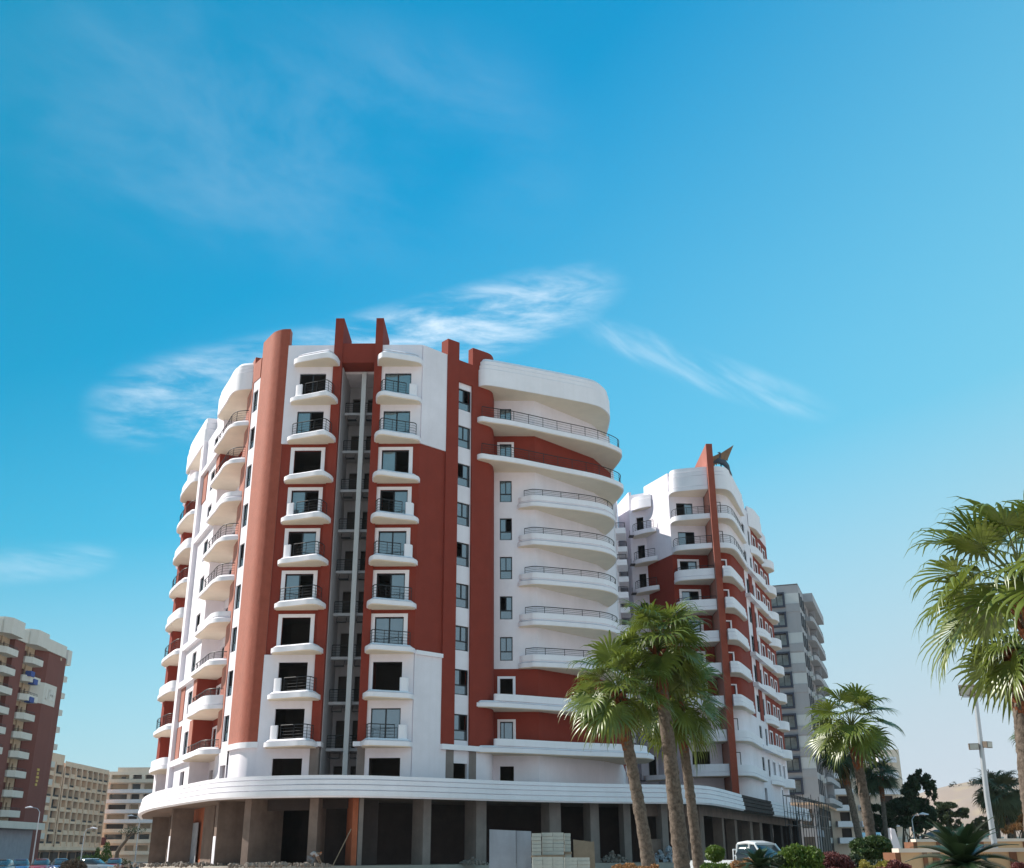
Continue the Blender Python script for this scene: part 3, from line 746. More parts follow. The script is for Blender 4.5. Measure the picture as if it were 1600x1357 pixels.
for k in range(2, 11):
    z = LV(k)
    pth = spline(ball1[::-1], 4)
    o = slab(MBL, pth, [lw(5.9, -1.9), lw(2.2, -1.95), (-21.0, 81.5), (-20.8, 79.4)], z, ((0.0, 0.03, 0.30), (0.09, 0.30, 0.52)) if k != 3 else ((0.0, 0.03, 0.3), (0.08, 0.3, 1.0)))
    if k in (2, 3, 4, 6, 7, 9, 10): railing(o, offset(pth, -0.33)[2:-2], z + (0.52 if k != 3 else 1.0), 0.9 if k not in (2, 3, 4) else 0.5)
    elif k in (5, 8):
        q = MB(); q.ribbon(offset(pth, -0.15), z + 0.5, z + 0.85, 0.14); q.build('parapet', 'white_trim', o, smooth=40)
    if k in (2, 4, 5, 8, 10):
        q = MB(); q.wbox(lw(13.8), lw(5.5), -0.35, 0.02, z + 0.03, z + 0.5); q.build('string_course', 'white_trim', MBL)
    p2 = [lw(21.1, -0.3), lw(20.8, 0.3), lw(19, 0.6), lw(16.5, 0.6), lw(14.2, 0.45), lw(13.6, -0.1)]
    o = slab(MBL, spline(p2, 3), [lw(20.9, -1.6), lw(13.7, -1.6)], z, ((0.0, 0.03, 0.3), (0.09, 0.3, 0.55 if k % 2 else 0.95)))
    if k % 2: railing(o, offset(spline(p2, 3), -0.2)[1:-1], z + 0.55, 0.8)
    # stubby balconies on the end wall
    e0, e1 = Vector(lw(21.4, -0.4)), Vector(lw(21.4, -0.4)) + Vector((0.9, 1.2)) * 0
    q = MB(); q.wbox(lw(23.2, -1.2), lw(21.6, -0.4), -1.0, 0.35, z, z + (1.0 if k % 3 else 0.5)); q.build('balcony', 'white_trim', MBL)
pth = spline(ball1[::-1], 4)
slab(MBL, pth, [lw(5.9, -1.9), lw(2.2, -1.95), (-21.0, 81.5), (-20.8, 79.4)], 36.72, ((0.0, 0.0, 1.5), (0.07, 1.5, 1.85), (0.14, 1.85, 2.2), (0.21, 2.2, 2.5)), 'roof_parapet')
q = MB(); q.wbox(lw(12.4, -0.9), lw(5.7, -0.9), -3.0, 0.0, 36.9, 40.3); q.build('roof_block', WHT, MBL)
slab(MBL, spline([lw(21.5, -0.6), lw(21.4, 0.0), lw(19, 0.15), lw(15, 0.15), lw(12.8, 0.1), lw(12.45, -0.4)], 4), [lw(21.5, -2.5), lw(12.4, -2.5)], 36.72, ((0.0, 0.0, 1.6), (0.08, 1.6, 2.2), (0.16, 2.2, 2.7)), 'roof_parapet')
# hidden rear, floor slabs, core and roof
FP = [lw(21.6, -0.5), (-24, 108), (-12, 130), (10.9, 130), (11.2, 112), (8.6, 91.2), (6.8, 87.3), (1.8, 82.0), (-1.2, 82.0), (-1.9, 81.0), (-3.3, 79.1), (-7.1, 75.4), (-10.1, 75.4), (-10.1, 79.4), (-13.6, 79.4), (-13.6, 75.4), (-17.3, 75.5), (-18.9, 76.6), (-21.2, 80.2), lw(2.2, -1.7), lw(12.9, -1.7), lw(20, -1.9)]
for k in range(2, 11):
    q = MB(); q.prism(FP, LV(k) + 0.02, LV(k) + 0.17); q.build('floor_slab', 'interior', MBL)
q = MB(); q.prism(FP, 36.9, 37.3); q.build('roof_slab', 'concrete_grey', MBL)
q = MB(); q.sheet([lw(21.4, -0.2), lw(22.5, -3.5), (-24, 108.2), (-12, 130.2), (11.2, 130.2), (11.5, 112.0)], Z1, 38.2); q.build('wall', WHT, MBL)
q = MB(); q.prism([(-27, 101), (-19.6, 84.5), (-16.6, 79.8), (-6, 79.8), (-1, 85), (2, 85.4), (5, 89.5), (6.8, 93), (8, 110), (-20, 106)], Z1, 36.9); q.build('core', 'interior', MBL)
q = MB(); q.wbox((-17.35, 75.3), (-13.78, 75.3), -0.25, 0.0, 37.3, ZTOP + 0.05); q.build('parapet', WHT, MBL)
q = MB(); q.wbox((-10.05, 75.3), (-6.93, 75.3), -0.25, 0.0, 37.3, ZTOP + 0.05); q.build('parapet', WHT, MBL)

# ------------------------------------------------------------------ second red and white building
B2 = empty('apartment_building', (22, 112, 0), 'smaller red and white block with a tall red fin, behind the three palms', 'building')
for k in range(1, 11):
    z0, z1 = (Z1 if k == 1 else LV(k)), (LV(k + 1) if k < 10 else 37.0)
    red = 4 <= k <= 8
    mW = RED if red else WHT
    # front stack, left of the fin
    P, Q = (16.5, 107.5), (20.2, 107.8); h = (0.75, 2.5, z0 + 0.2, z0 + 2.45)
    MB().facet(P, Q, z0, z1, [h] if k > 1 else [(0.75, 2.9, 5.6, 7.4)]).build('wall', mW, B2)
    if k > 2: window(B2, P, Q, *h, 'door2', 0.12, 'balcony_door', (1,) if k % 2 else (0,))
    if red: surround(B2, P, Q, h[0], h[1], z0 + 0.1, h[3], 0.25, 0.06)
    # left flank with the small balconies
    P, Q = (14.5, 112.0), (16.5, 107.5)
    MB().facet(P, Q, z0, z1).build('wall', mW, B2)
    P, Q = (12.9, 112.9), (14.5, 112.0); h = (0.75, 1.6, z0 + 0.2, z0 + 2.35)
    MB().facet(P, Q, z0, z1, [h] if k > 1 else []).build('wall', WHT, B2)
    MB().facet((12.1, 117.5), (12.9, 112.9), z0, z1).build('wall', WHT, B2)
    if k > 1:
        pth = spline([(13.0, 112.4), (13.05, 111.6), (13.5, 110.95), (14.3, 110.2), (15.25, 109.6)], 3)
        o = slab(B2, pth, [(13.2, 112.6), (14.5, 112.2), (15.4, 110.1)], LV(k), ((0.0, 0.03, 0.48),))
        if k > 2: railing(o, offset(pth, -0.12)[1:-1], LV(k) + 0.48, 0.85, step=0.9)
        q = MB(); q.box(12.6, 13.1, 111.3, 112.2, LV(k) - 0.02, LV(k) + 0.06); q.tube([(12.65, 111.4, LV(k) + .06), (12.65, 111.4, LV(k) + .6)], .02, 4); q.build('bracket', 'iron', o)
    # right of the fin, round the corner and along the street
    pc = spline([(20.95, 106.7), (21.9, 106.9), (22.8, 107.9), (24.0, 110.8), (25.2, 113.9)], 4)
    q = MB(); q.sheet([tuple(p) for p in pc], z0, z1); q.build('wall', mW, B2, smooth=40)
    if k > 1:
        window(B2, (21.1, 106.7), (21.8, 106.85), 0.0, 0.7, z0 + 0.3, z0 + 2.3, 'door', -0.03, 'balcony_door')
        if red: surround(B2, (21.1, 106.7), (21.8, 106.85), 0.0, 0.7, z0 + 0.2, z0 + 2.3, 0.14, 0.12)
    P, Q = (25.2, 113.9), (27.6, 119.6); h = (1.0, 2.4, z0 + 0.75, z0 + 2.5); h2_ = (4.3, 5.4, z0 + 0.75, z0 + 2.5)
    MB().facet(P, Q, z0, z1, [h, h2_] if k > 1 else [h]).build('wall', WHT, B2)
    if k > 1: window(B2, P, Q, *h, 'slide3', 0.1); window(B2, P, Q, *h2_, 'slide3', 0.1)
    if red:
        q = MB(); q.wbox((26.05, 115.9), (26.75, 117.6), 0.0, 0.08, z0 + 0.02, z1); q.build('panel', RED, B2)
    P, Q = (27.6, 119.6), (31.6, 129.2); hs = [(0.8, 2.2, z0 + 0.2, z0 + 2.4), (4.5, 5.6, z0 + 0.5, z0 + 2.4), (7.2, 8.4, z0 + 0.5, z0 + 2.4)]
    MB().facet(P, Q, z0, z1, hs if k > 1 else []).build('wall', RED if k >= 3 else WHT, B2)
    if k > 1:
        for hh in hs: surround(B2, P, Q, hh[0], hh[1], z0 + 0.1, hh[3], 0.2, 0.06)
        window(B2, P, Q, *hs[1], 'slide3', 0.1)
    MB().facet((31.6, 129.2), (30.0, 140.0), z0, z1).build('wall', WHT, B2)
q = MB(); q.box(20.3, 20.95, 104.6, 113.0, Z1, 41.55); q.build('fin', 'red_shaft', B2)
fl = [(16.55, 107.6), (16.5, 106.9), (16.65, 106.3), (17.1, 105.85), (18.5, 105.4), (20.25, 105.0)]
fr = [(21.0, 104.95), (21.7, 105.0), (22.4, 105.4), (23.2, 106.9), (24.6, 110.8), (26.0, 114.7)]
fs = [(21.0, 104.1), (21.6, 104.1), (22.0, 104.5), (22.9, 106.6), (24.2, 109.9), (24.35, 110.6)]
fe = [(27.2, 118.5), (28.3, 119.9), (29.2, 121.9), (29.8, 123.4), (29.3, 124.4)]
ff = [(29.8, 124.8), (31.0, 125.6), (31.9, 127.4), (31.5, 128.6)]
for k in range(2, 11):
    z = LV(k)
    tall = ((0.0, 0.03, 0.35), (0.05, 0.35, 1.1)) if k <= 8 else ((0.0, 0.03, 0.5),)
    p = spline(fl, 4); o = slab(B2, p, [(17.0, 107.9), (20.25, 108.0)], z, tall if k < 9 else ((0.0, 0.03, 0.55),))
    if k >= 9: railing(o, offset(p, -0.15)[2:], z + 0.55, 0.8)
    elif k in (7, 8): railing(o, offset(p, -0.15)[2:], z + 1.1, 0.3, bars=1)
    if k >= 9 or k <= 3:
        p = spline(fr, 4); o = slab(B2, p, [(21.0, 107.2), (22.4, 107.9), (25.4, 114.8)], z, ((0.0, 0.03, 0.55),) if k >= 9 else ((0.0, 0.03, 0.3), (0.06, 0.3, 1.0)))
        if k >= 9: railing(o, offset(p, -0.15)[1:-2], z + 0.55, 0.85)
    else:
        p = spline(fs, 4); o = slab(B2, p, [(21.0, 107.2), (22.4, 107.9), (23.9, 111.0)], z, ((0.0, 0.03, 0.4), (0.06, 0.4, 0.75), (0.12, 0.75, 1.1)))
    if k in (3, 5, 6, 8, 9):
        q = MB(); q.wbox((25.0, 113.4), (31.4, 128.8), -0.1, 0.6, z + 0.02, z + 0.42); q.build('string_course', 'white_trim', B2)
    p = spline(fe, 4); o = slab(B2, p, [(27.2, 120.2), (28.8, 124.4)], z, ((0.0, 0.03, 0.4), (0.06, 0.4, 0.95)))
    p = spline(ff, 4); o = slab(B2, p, [(30.0, 125.6), (31.0, 128.4)], z, ((0.0, 0.03, 0.95),))
slab(B2, spline(fl, 4), [(17.0, 107.9), (20.25, 108.0)], 36.72, ((0.0, 0.0, 0.4), (0.05, 0.4, 1.55), (0.1, 1.55, 2.0), (0.18, 2.0, 2.5)), 'roof_parapet')
slab(B2, spline(fr, 4), [(21.0, 107.2), (22.4, 107.9), (25.4, 114.8)], 36.72, ((0.0, 0.0, 1.5), (0.07, 1.5, 1.9), (0.14, 1.9, 2.5)), 'roof_parapet')
slab(B2, spline(fe, 4), [(27.2, 120.2), (28.8, 124.4)], 36.72, ((0.0, 0.0, 1.5), (0.07, 1.5, 2.4)), 'roof_parapet')
for P, Q, t in (((14.5, 112.0), (16.5, 107.5), 39.3), ((12.1, 117.5), (12.9, 112.9), 39.0), ((12.9, 112.9), (14.5, 112.0), 38.6), ((25.2, 113.9), (31.6, 129.2), 38.4)):
    q = MB(); q.wbox(P, Q, -0.3, 0.003, 37.0, t); q.build('parapet', WHT, B2)
slab(B2, spline([(13.1, 112.6), (13.3, 111.8), (14.0, 111.0), (15.0, 110.4)], 3), [(13.3, 112.7), (15.0, 111.2)], LV(11) - 0.1, ((0.0, 0.0, 0.9), (0.08, 0.9, 1.4)), 'canopy')
q = MB(); q.box(23, 26.5, 117.5, 123, 37, 40.2); q.build('roof_block', WHT, B2)
FP2 = [(16.8, 107.9), (20.9, 108.0), (22.5, 108.1), (24.9, 114.2), (31.2, 129.2), (29.5, 140), (13, 140), (12.5, 117.6), (13.2, 113.2), (14.8, 112.2)]
for k in range(2, 11):
    q = MB(); q.prism(FP2, LV(k) + 0.02, LV(k) + 0.17); q.build('floor_slab', 'interior', B2)
q = MB(); q.prism(FP2, 36.85, 37.2); q.build('roof_slab', 'concrete_grey', B2)
q = MB(); q.prism([(17.5, 111), (21, 111), (27.5, 129), (26, 138), (14, 138), (14.5, 116)], Z1, 36.8); q.build('core', 'interior', B2)

# winged figure on the roof corner
BD = empty('roof_figure', (22.0, 107.0, 39.2), 'weathered brown and grey winged figure perched beside the red fin', 'sculpture')
def wing(a, b, c, d, m):
    A, Bv, Cv, Dv = map(Vector, (a, b, c, d)); mb = MB(); rows = []
    nn = (Bv - A).cross(Dv - A).normalized() * 0.09
    for i in range(7):
        t = i / 6; p, q_ = A.lerp(Bv, t), Dv.lerp(Cv, t)
        q_ = q_ + Vector((0, 0, -0.18 if i % 2 else 0.1)); rows.append((p, q_))
    for s in (1, -1):
        vs = [x + nn * s for r in rows for x in r]
        mb.add(vs, [(2 * i, 2 * i + 1, 2 * i + 3, 2 * i + 2) if s > 0 else (2 * i, 2 * i + 2, 2 * i + 3, 2 * i + 1) for i in range(6)])
    for i in range(6):
        for k in (0, 1):
            mb.add([rows[i][k] + nn, rows[i + 1][k] + nn, rows[i + 1][k] - nn, rows[i][k] - nn], [(0, 1, 2, 3)])
    return mb.build('wing', m, BD)
wing((22.3, 106.6, 41.55), (24.3, 106.2, 42.75), (23.5, 106.4, 40.9), (22.7, 106.7, 40.2), 'bird_brown')
wing((22.4, 106.6, 41.7), (20.98, 106.9, 41.15), (21.5, 106.9, 40.15), (22.4, 106.7, 40.4), 'bird_brown')
q = MB(); q.tube([(21.6, 106.9, 40.5), (22.2, 106.7, 40.75), (22.9, 106.5, 40.4), (23.3, 106.5, 39.9), (23.5, 106.6, 39.3), (24.0, 107.4, 38.9)], [0.18, 0.38, 0.42, 0.3, 0.2, 0.06], 8); q.build('body', 'bird_grey', BD, smooth=60)
q = MB(); q.tube([(22.4, 106.7, 41.0), (22.55, 106.6, 41.6), (22.4, 106.4, 41.75), (22.1, 106.2, 41.7)], [0.2, 0.17, 0.15, 0.03], 7); q.build('head', 'bird_grey', BD, smooth=60)
for dx in (0.0, 0.5):
    q = MB(); q.tube([(22.5 + dx, 106.7, 40.4), (22.55 + dx, 106.75, 39.9), (22.5 + dx, 106.8, 39.2)], [0.12, 0.08, 0.1], 6); q.build('leg', 'bird_grey', BD)
q = MB(); q.box(21.2, 23.0, 106.4, 107.6, 39.2, 39.75); q.build('pedestal', 'grey_white', BD)
BD.scale = (0.8, 0.8, 0.8); BD.location = (22.0 - 0.25, 107.0, 39.2)

# ------------------------------------------------------------------ scaffolding in front of the far fascia
SCF = empty('scaffolding', (31, 124, PLZ), 'steel tube scaffolding in front of the white podium edge', 'scaffolding')
sp = offset(POD_FAR, 1.0)
for i, p in enumerate(resample(sp, 1.7)):
    t = (Vector(POD_FAR[2]) - Vector(POD_FAR[0])).normalized(); n = Vector((t.y, -t.x))
    for d in (0, 1.1):
        a = p + n * d
        q = MB(); q.tube([(a.x, a.y, PLZ - 1), (a.x, a.y, 7.4 - 0.5 * (i % 3))], 0.035, 5); q.build('upright', 'iron', SCF)
    q = MB(); q.tube([(p.x, p.y, 6.9), ((p + n * 1.1).x, (p + n * 1.1).y, 6.9)], 0.03, 5); q.build('transom', 'iron', SCF)
for z in (4.2, 5.4, 6.9):
    for d in (1.0, 2.1):
        pp = offset(POD_FAR, d); q = MB(); q.tube([(p.x, p.y, z) for p in pp], 0.03, 5); q.build('ledger', 'iron', SCF)
q = MB()
for a, b in zip(resample(offset(POD_FAR, 2.1), 3.4), resample(offset(POD_FAR, 2.1), 3.4)[1:]): q.tube([(a.x, a.y, 4.2), (b.x, b.y, 6.9)], 0.04, 5)
q.build('brace', 'iron', SCF)

# ------------------------------------------------------------------ grey tower
GT = empty('grey_tower', (48, 178, 0), 'tall grey block with dark square window frames beyond the red fin', 'building')
G0, G1, G2 = (33.0, 171.5), (45.25, 167.0), (56.0, 196.5)
LG = (Vector(G1) - Vector(G0)).length
gz = lambda i: 38.1 - 3.13 * i                       # window sills from the top
gh = [(LG - 4.45, LG - 2.45, gz(i), gz(i) + 1.85) for i in range(10)]
MB().facet(G0, G1, 8.6, 41.5, gh).build('wall', 'grey_render', GT)
tg = (Vector(G1) - Vector(G0)).normalized()
gp = lambda u: tuple(Vector(G0) + tg * u)
for i in range(10):
    z = gz(i)
    q = MB(); u0, u1 = LG - 4.45, LG - 2.45
    q.wbox(gp(u0 - 0.26), gp(u1 + 0.26), -0.05, 0.38, z - 0.26, z); q.wbox(gp(u0 - 0.26), gp(u1 + 0.26), -0.05, 0.38, z + 1.85, z + 2.11)
    q.wbox(gp(u0 - 0.26), gp(u0), -0.05, 0.38, z, z + 1.85); q.wbox(gp(u1), gp(u1 + 0.26), -0.05, 0.38, z, z + 1.85)
    q.build('window_surround', 'navy_frame', GT)
    w = window(GT, G0, G1, u0 + 0.02, u1 - 0.02, z + 0.02, z + 1.83, 'door2', 0.16, gl='glass_pale')
    if i % 3 != 1:
        q = MB(); q.wbox(gp(u0 + 0.05), gp(u1 - 0.7), -0.5, -0.45, z, z + 1.8); q.build('curtain', 'curtain', GT)
    if i not in (1, 5, 9):
        q = MB(); q.wbox(gp(LG - 2.17), gp(LG - 0.02), 0.0, 0.03, z + 0.25, z + 1.9); q.build('white_panel', 'grey_white', GT)
    q = MB(); q.wbox(gp(0.5), gp(LG - 4.75), 0.0, 0.03, z + 0.25, z + 1.9); q.build('white_panel', 'grey_white', GT)
    if i in (0, 2, 3, 4, 6, 7, 8):
        q = MB(); q.wbox(gp(LG - 2.17), gp(LG + 0.0), 0.0, 0.10, z - 1.05, z + 0.22); q.build('spandrel', 'grey_render', GT)
LG2 = (Vector(G2) - Vector(G1)).length
t2 = (Vector(G2) - Vector(G1)).normalized()
gq = lambda u: tuple(Vector(G1) + t2 * u)
hh = []
for i in range(10):
    for a in (1.2, 4.2): hh.append((a, a + 1.9, gz(i) - 0.2, gz(i) + 1.9))
    for a in (9.0, 14.5, 20.0, 25.5): hh.append((a, a + 2.4, gz(i) - 0.9, gz(i) + 1.5))
MB().facet(G1, G2, 8.6, 41.5, hh).build('wall', 'grey_render', GT)
for i in range(10):
    z = gz(i)
    for a in (1.2, 4.2):
        for e in (a - 0.9, a + 1.9):
            q = MB(); q.wbox(gq(e), gq(e + 0.88), 0.0, 0.14, z - 0.2, z + 1.9); q.build('shutter', 'shutter', GT)
        window(GT, G1, G2, a, a + 1.9, z - 0.2, z + 1.9, 'door2', 0.12)
    # balconies along the street side
    pth = [gq(7.6), tuple(Vector(gq(8.0)) + Vector((t2.y, -t2.x)) * 1.2), tuple(Vector(gq(14.5)) + Vector((t2.y, -t2.x)) * 1.35), tuple(Vector(gq(22)) + Vector((t2.y, -t2.x)) * 1.35), tuple(Vector(gq(28.5)) + Vector((t2.y, -t2.x)) * 1.2), gq(29)]
    o = slab(GT, spline(pth, 3), [tuple(Vector(gq(7.6)) - Vector((t2.y, -t2.x)) * 0.2), tuple(Vector(gq(29)) - Vector((t2.y, -t2.x)) * 0.2)], z - 1.25, ((0.0, 0.0, 0.75),), m='grey_render', soffit=False)
    railing(o, offset(spline(pth, 3), -0.1)[2:-2], z - 0.5, 0.45, bars=2, step=2.4)
    q = MB(); q.wbox(gq(15), gq(15.3), 0.0, 1.1, z - 0.5, z + 1.85); q.build('partition', 'grey_render', GT)
    if i in (3, 4, 7, 8, 2):
        q = MB(); q.wbox(gq(4.0), gq(5.0), 0.15, 0.6, z - 1.2, z - 0.5); o2 = q.build('air_conditioner', 'grey_white', GT)
        q = MB(); q.wbox(gq(4.3), gq(4.8), 0.6, 0.62, z - 1.1, z - 0.6); q.build('grille', 'shutter', o2)
        q = MB(); q.wbox(gq(6.3), gq(7.2), 0.15, 0.6, z - 1.5, z - 0.8); q.build('air_conditioner', 'grey_white', GT)
q = MB(); q.wbox(gq(8.2), gq(29), 0.0, 1.5, 40.2, 41.6); q.build('roof_parapet', 'grey_render', GT)
poly = [G0, G1, G2, (44, 203), (31, 176)]
q = MB(); q.prism(poly, 41.3, 41.45); q.build('roof_slab', 'concrete_grey', GT)
q = MB(); q.sheet([G2, (44, 203), (31, 176), G0], 8.6, 41.5); q.build('wall', 'grey_render', GT)
q = MB(); q.prism([(35, 173), (44.6, 169.4), (54, 195), (44, 200), (33, 176)], 0, 41); q.build('core', 'interior', GT)
q = MB(); q.prism([tuple(Vector(p)) for p in poly], 8.3, 8.58); q.build('overhang', 'cream_render', GT)
H0, H1, H2 = (36, 172.5), (44.9, 169.2), (53.2, 194)
for P, Q, n in ((H0, H1, 4), (H1, H2, 9)):
    Lh = (Vector(Q) - Vector(P)).length; hs = []
    for j in range(n):
        a = Lh * (j + 0.14) / n; b = Lh * (j + 0.86) / n
        hs += [(a, b, 5.0, 7.7), (a, b, 0.9, 3.8)]
    MB().facet(P, Q, 0, 8.3, hs).build('shopfront', 'grey_render', GT)
    for a, b, c, d in hs: window(GT, P, Q, a, b, c, d, 'door2', 0.12)
q = MB(); q.wbox(H1, H2, 0.0, 0.12, 3.9, 4.9); q.build('sign_band', 'board_blue', GT)

# ------------------------------------------------------------------ far block with white balconies at the end of the street
FB = empty('far_block', (70, 228, 0), 'distant pale block with stacked white balconies behind the leaning palm', 'building')
f0, f1, f2 = (60.5, 214), (64.6, 232), (80, 231)
hs = [(2 + 4.5 * j, 4 + 4.5 * j, 4.3 + 3.1 * i, 6.2 + 3.1 * i) for i in range(5) for j in range(3)]
MB().facet(f1, f2, 0, 21.5, hs).build('wall', 'pale_render', FB)
MB().facet((50, 200), f1, 0, 19.0, [(6 + 6 * j, 8.4 + 6 * j, 4.3 + 3.1 * i, 6.2 + 3.1 * i) for i in range(5) for j in range(4)]).build('wall', 'pale_render', FB)
for i in range(6):
    z = 3.3 + 3.1 * i
    for x in (65.3, 70.2, 75.0):
        q = MB(); q.box(x, x + 3.8, 229.4, 231.1, z, z + 1.1); o = q.build('balcony', 'white_trim', FB)
        q = MB(); q.box(x + 0.3, x + 3.5, 229.5, 231.0, z - 0.02, z); q.build('soffit', 'bounce_soffit', o)
    for j in range(4):
        a = Vector((50, 200)).lerp(Vector(f1), (5.0 + 6 * j) / 36); b = Vector((50, 200)).lerp(Vector(f1), (9.0 + 6 * j) / 36)
        q = MB(); q.wbox(a, b, 0.0, 1.4, z, z + 1.0); q.build('balcony', 'grey_white', FB)
q = MB(); q.prism([(50.3, 200.8), (64.9, 232.3), (79.8, 231.3), (79, 250), (50, 250)], 0, 18.8); q.build('core', 'dark_opening', FB)
q = MB(); q.box(66, 77, 232, 246, 18.8, 22.2); q.build('roof_block', 'pale_render', FB)

# ------------------------------------------------------------------ brown tower on the left
BT = empty('brown_tower', (-92, 188, 0), 'tall brown tower with angular cream balconies and a white crown at the left edge', 'building')
TX = -85.2
bands = []
MB().facet((TX, 150), (TX, 203), 7.2, 37.2, [(y0 - 150, y1 - 150, 8.1 + 3.13 * i, 10.2 + 3.13 * i) for i in range(9) for y0, y1 in ((156, 158), (166.5, 169.5), (176.6, 179.4), (186.8, 189.6))]).build('wall', 'tower_cream', BT)
for y0, y1, out_ in ((159.5, 164.8, 0.9), (180.9, 185.0, 0.9), (170.0, 174.8, 0.9)):
    q = MB(); q.box(TX - 0.2, TX + out_, y0, y1, 7.2, 36.0); q.build('pier', 'brown_render', BT)
q = MB(); q.prism([(TX - 0.2, 191.0), (TX + 0.2, 191.0), (TX + 1.75, 193.0), (TX + 1.75, 198.2), (TX + 0.35, 199.4), (TX + 0.1, 203.1), (TX - 0.2, 203.1)], 7.2, 36.0); q.build('pier', 'brown_render', BT)
q = MB(); q.prism([(TX - 0.2, 190.9), (TX + 0.22, 190.9), (TX + 1.83, 192.95), (TX + 1.83, 198.3), (TX + 0.42, 199.5), (TX - 0.2, 199.5)], 26.9, 30.5); q.build('name_band', 'tower_white', BT)
for j, y in enumerate((194.1, 195.0, 195.9, 196.8)):       # worn raised letters on the white band
    q = MB(); x = TX + 1.83
    if j == 0: q.box(x, x + 0.1, y, y + 0.16, 27.8, 29.6); q.box(x, x + 0.1, y, y + 0.6, 27.8, 28.0)
    elif j == 1: q.add([(x + .1, y, 27.8), (x + .1, y + .16, 27.8), (x + .1, y + .42, 29.6), (x + .1, y + .26, 29.6)], [(0, 1, 2, 3)]); q.add([(x + .1, y + .52, 27.8), (x + .1, y + .68, 27.8), (x + .1, y + .42, 29.6), (x + .1, y + .26, 29.6)], [(0, 1, 2, 3)])
    else: q.box(x, x + 0.1, y, y + 0.14, 27.8, 29.6); q.box(x, x + 0.1, y + 0.5, y + 0.64, 27.8, 29.6); q.box(x, x + 0.1, y, y + 0.64, 28.6, 28.8)
    q.build('letter', 'pale_letter', BT)
for j in range(5):                                          # small gilt lettering running down the brown pier
    q = MB(); x = TX + 1.755; q.box(x, x + 0.08, 195.2 + 0.12 * (j % 2), 196.0 + 0.15 * (j % 3), 13.2 + 0.62 * j, 13.6 + 0.62 * j); q.build('letter', 'yellow_letter', BT)
def bay(y0, y1, z, h, name, m, out_=2.0, fl=0.9):
    q = MB(); q.prism([(TX - 0.1, y0), (TX + out_ - fl, y0), (TX + out_, y0 + 1.1), (TX + out_, y1 - 0.2), (TX + out_ - 0.5, y1), (TX - 0.1, y1)], z, z + h)
    return q.build(name, m, BT)
for y0, y1 in ((153.0, 159.3), (165.0, 169.9), (175.0, 180.6), (185.3, 190.8)):
    for i in range(10):
        z = 4.7 + 3.13 * i
        if i == 0: continue
        o = bay(y0, y1, z, 1.05, 'balcony', 'tower_white')
        railing(o, [(TX + 1.0, y0 + 0.15), (TX + 1.85, y0 + 1.2), (TX + 1.85, y1 - 0.3)], z + 1.05, 0.42, bars=3, step=1.5)
        q = MB(); q.box(TX - 0.05, TX + 0.25, y0 + 2.6, y0 + 3.1, z + 1.05, z + 3.13); q.build('pilaster', 'tower_cream', BT)
    bay(y0 - 0.2, y1 + 0.1, 36.0, 2.6, 'crown', 'tower_white', 2.4)
for y0, y1 in ((159.4, 165), (170, 175), (180.7, 185.2), (190.9, 199.9)):
    q = MB(); q.box(TX - 0.3, TX + (1.2 if y0 < 190 else 2.0), y0 + 0.02, y1 - 0.02, 36.02, 38.1); q.build('crown', 'tower_white', BT)
for i in range(11):
    z = 4.7 + 3.13 * i
    q = MB(); q.box(TX - 3.2, TX - 0.75 if i < 10 else TX - 0.5, 206.8, 208.6, z, z + 1.0 if i < 10 else z + 2.8); q.build('balcony', 'tower_white', BT)
for i, y, zz in ((7, 185.9, 30.6), (8, 187.6, 29.5), (7, 187.2, 26.4)):
    q = MB(); q.box(TX + 1.2, TX + 2.2, y, y + 1.6, zz, zz + 0.9); q.build('awning', 'blue_awning', BT)
q = MB(); q.box(-112, TX - 0.6, 150, 206.5, 0, 37.0); q.build('core', 'brown_render', BT)
q = MB(); q.box(TX - 0.6, TX + 2.0, 150, 201.5, 6.1, 7.2); q.build('podium_band', 'tower_white', BT)
q = MB(); q.box(TX - 0.6, TX + 0.6, 150, 200, 0, 6.1); q.build('ground_floor_wall', 'board_blue', BT)

# ------------------------------------------------------------------ cream block with a honeycomb of loggias
CB = empty('cream_block', (-140, 350, 0), 'long cream block with a grid of open loggias beyond the brown tower', 'building')
def loggias(root, P, Q, n, rows, z0, dz, h, m, wall_top, fins=True):
    P, Q = Vector(P), Vector(Q); L = (Q - P).length; t = (Q - P) / L
    holes = [(L * (j + 0.08) / n, L * (j + 0.92) / n, z0 + dz * i, z0 + dz * i + h) for i in range(rows) for j in range(n)]
    MB().facet(P, Q, 0, wall_top, holes, depth=1.3).build('wall', m, root)
    for a, b, c, d in holes:
        q = MB(); q.wbox(P + t * a, P + t * b, -1.4, -1.3, c, d)
        o = q.build('loggia', random.choice(['blind', 'dark_opening', 'dark_opening', 'tower_cream', 'glass_far']), root)
        q = MB(); q.wbox(P + t * a, P + t * b, -0.3, -0.15, c, c + 0.55); q.build('parapet', random.choice(['dark_opening', m]), o)
    if fins:
        for j in range(n + 1):
            u = min(max(L * j / n, 0.3), L - 0.3); q = MB(); q.wbox(P + t * (u - 0.2), P + t * (u + 0.2), 0.0, 0.22, z0 - 0.6, wall_top - 2.2); q.build('fin', m, root)
loggias(CB, (-134.5, 310), (-134.5, 333), 4, 7, 5.3, 3.2, 2.5, 'cream_render', 30.0)
loggias(CB, (-134.2, 333.3), (-134.8, 372), 8, 7, 5.3, 3.2, 2.5, 'cream_render', 28.4)
q = MB(); q.box(-160, -136.3, 308, 372, 0, 28.2); q.build('core', 'cream_render', CB)
q = MB(); q.box(-136, -131.5, 310, 372, 3.5, 4.4); q.build('awning_slab', 'cream_render', CB)
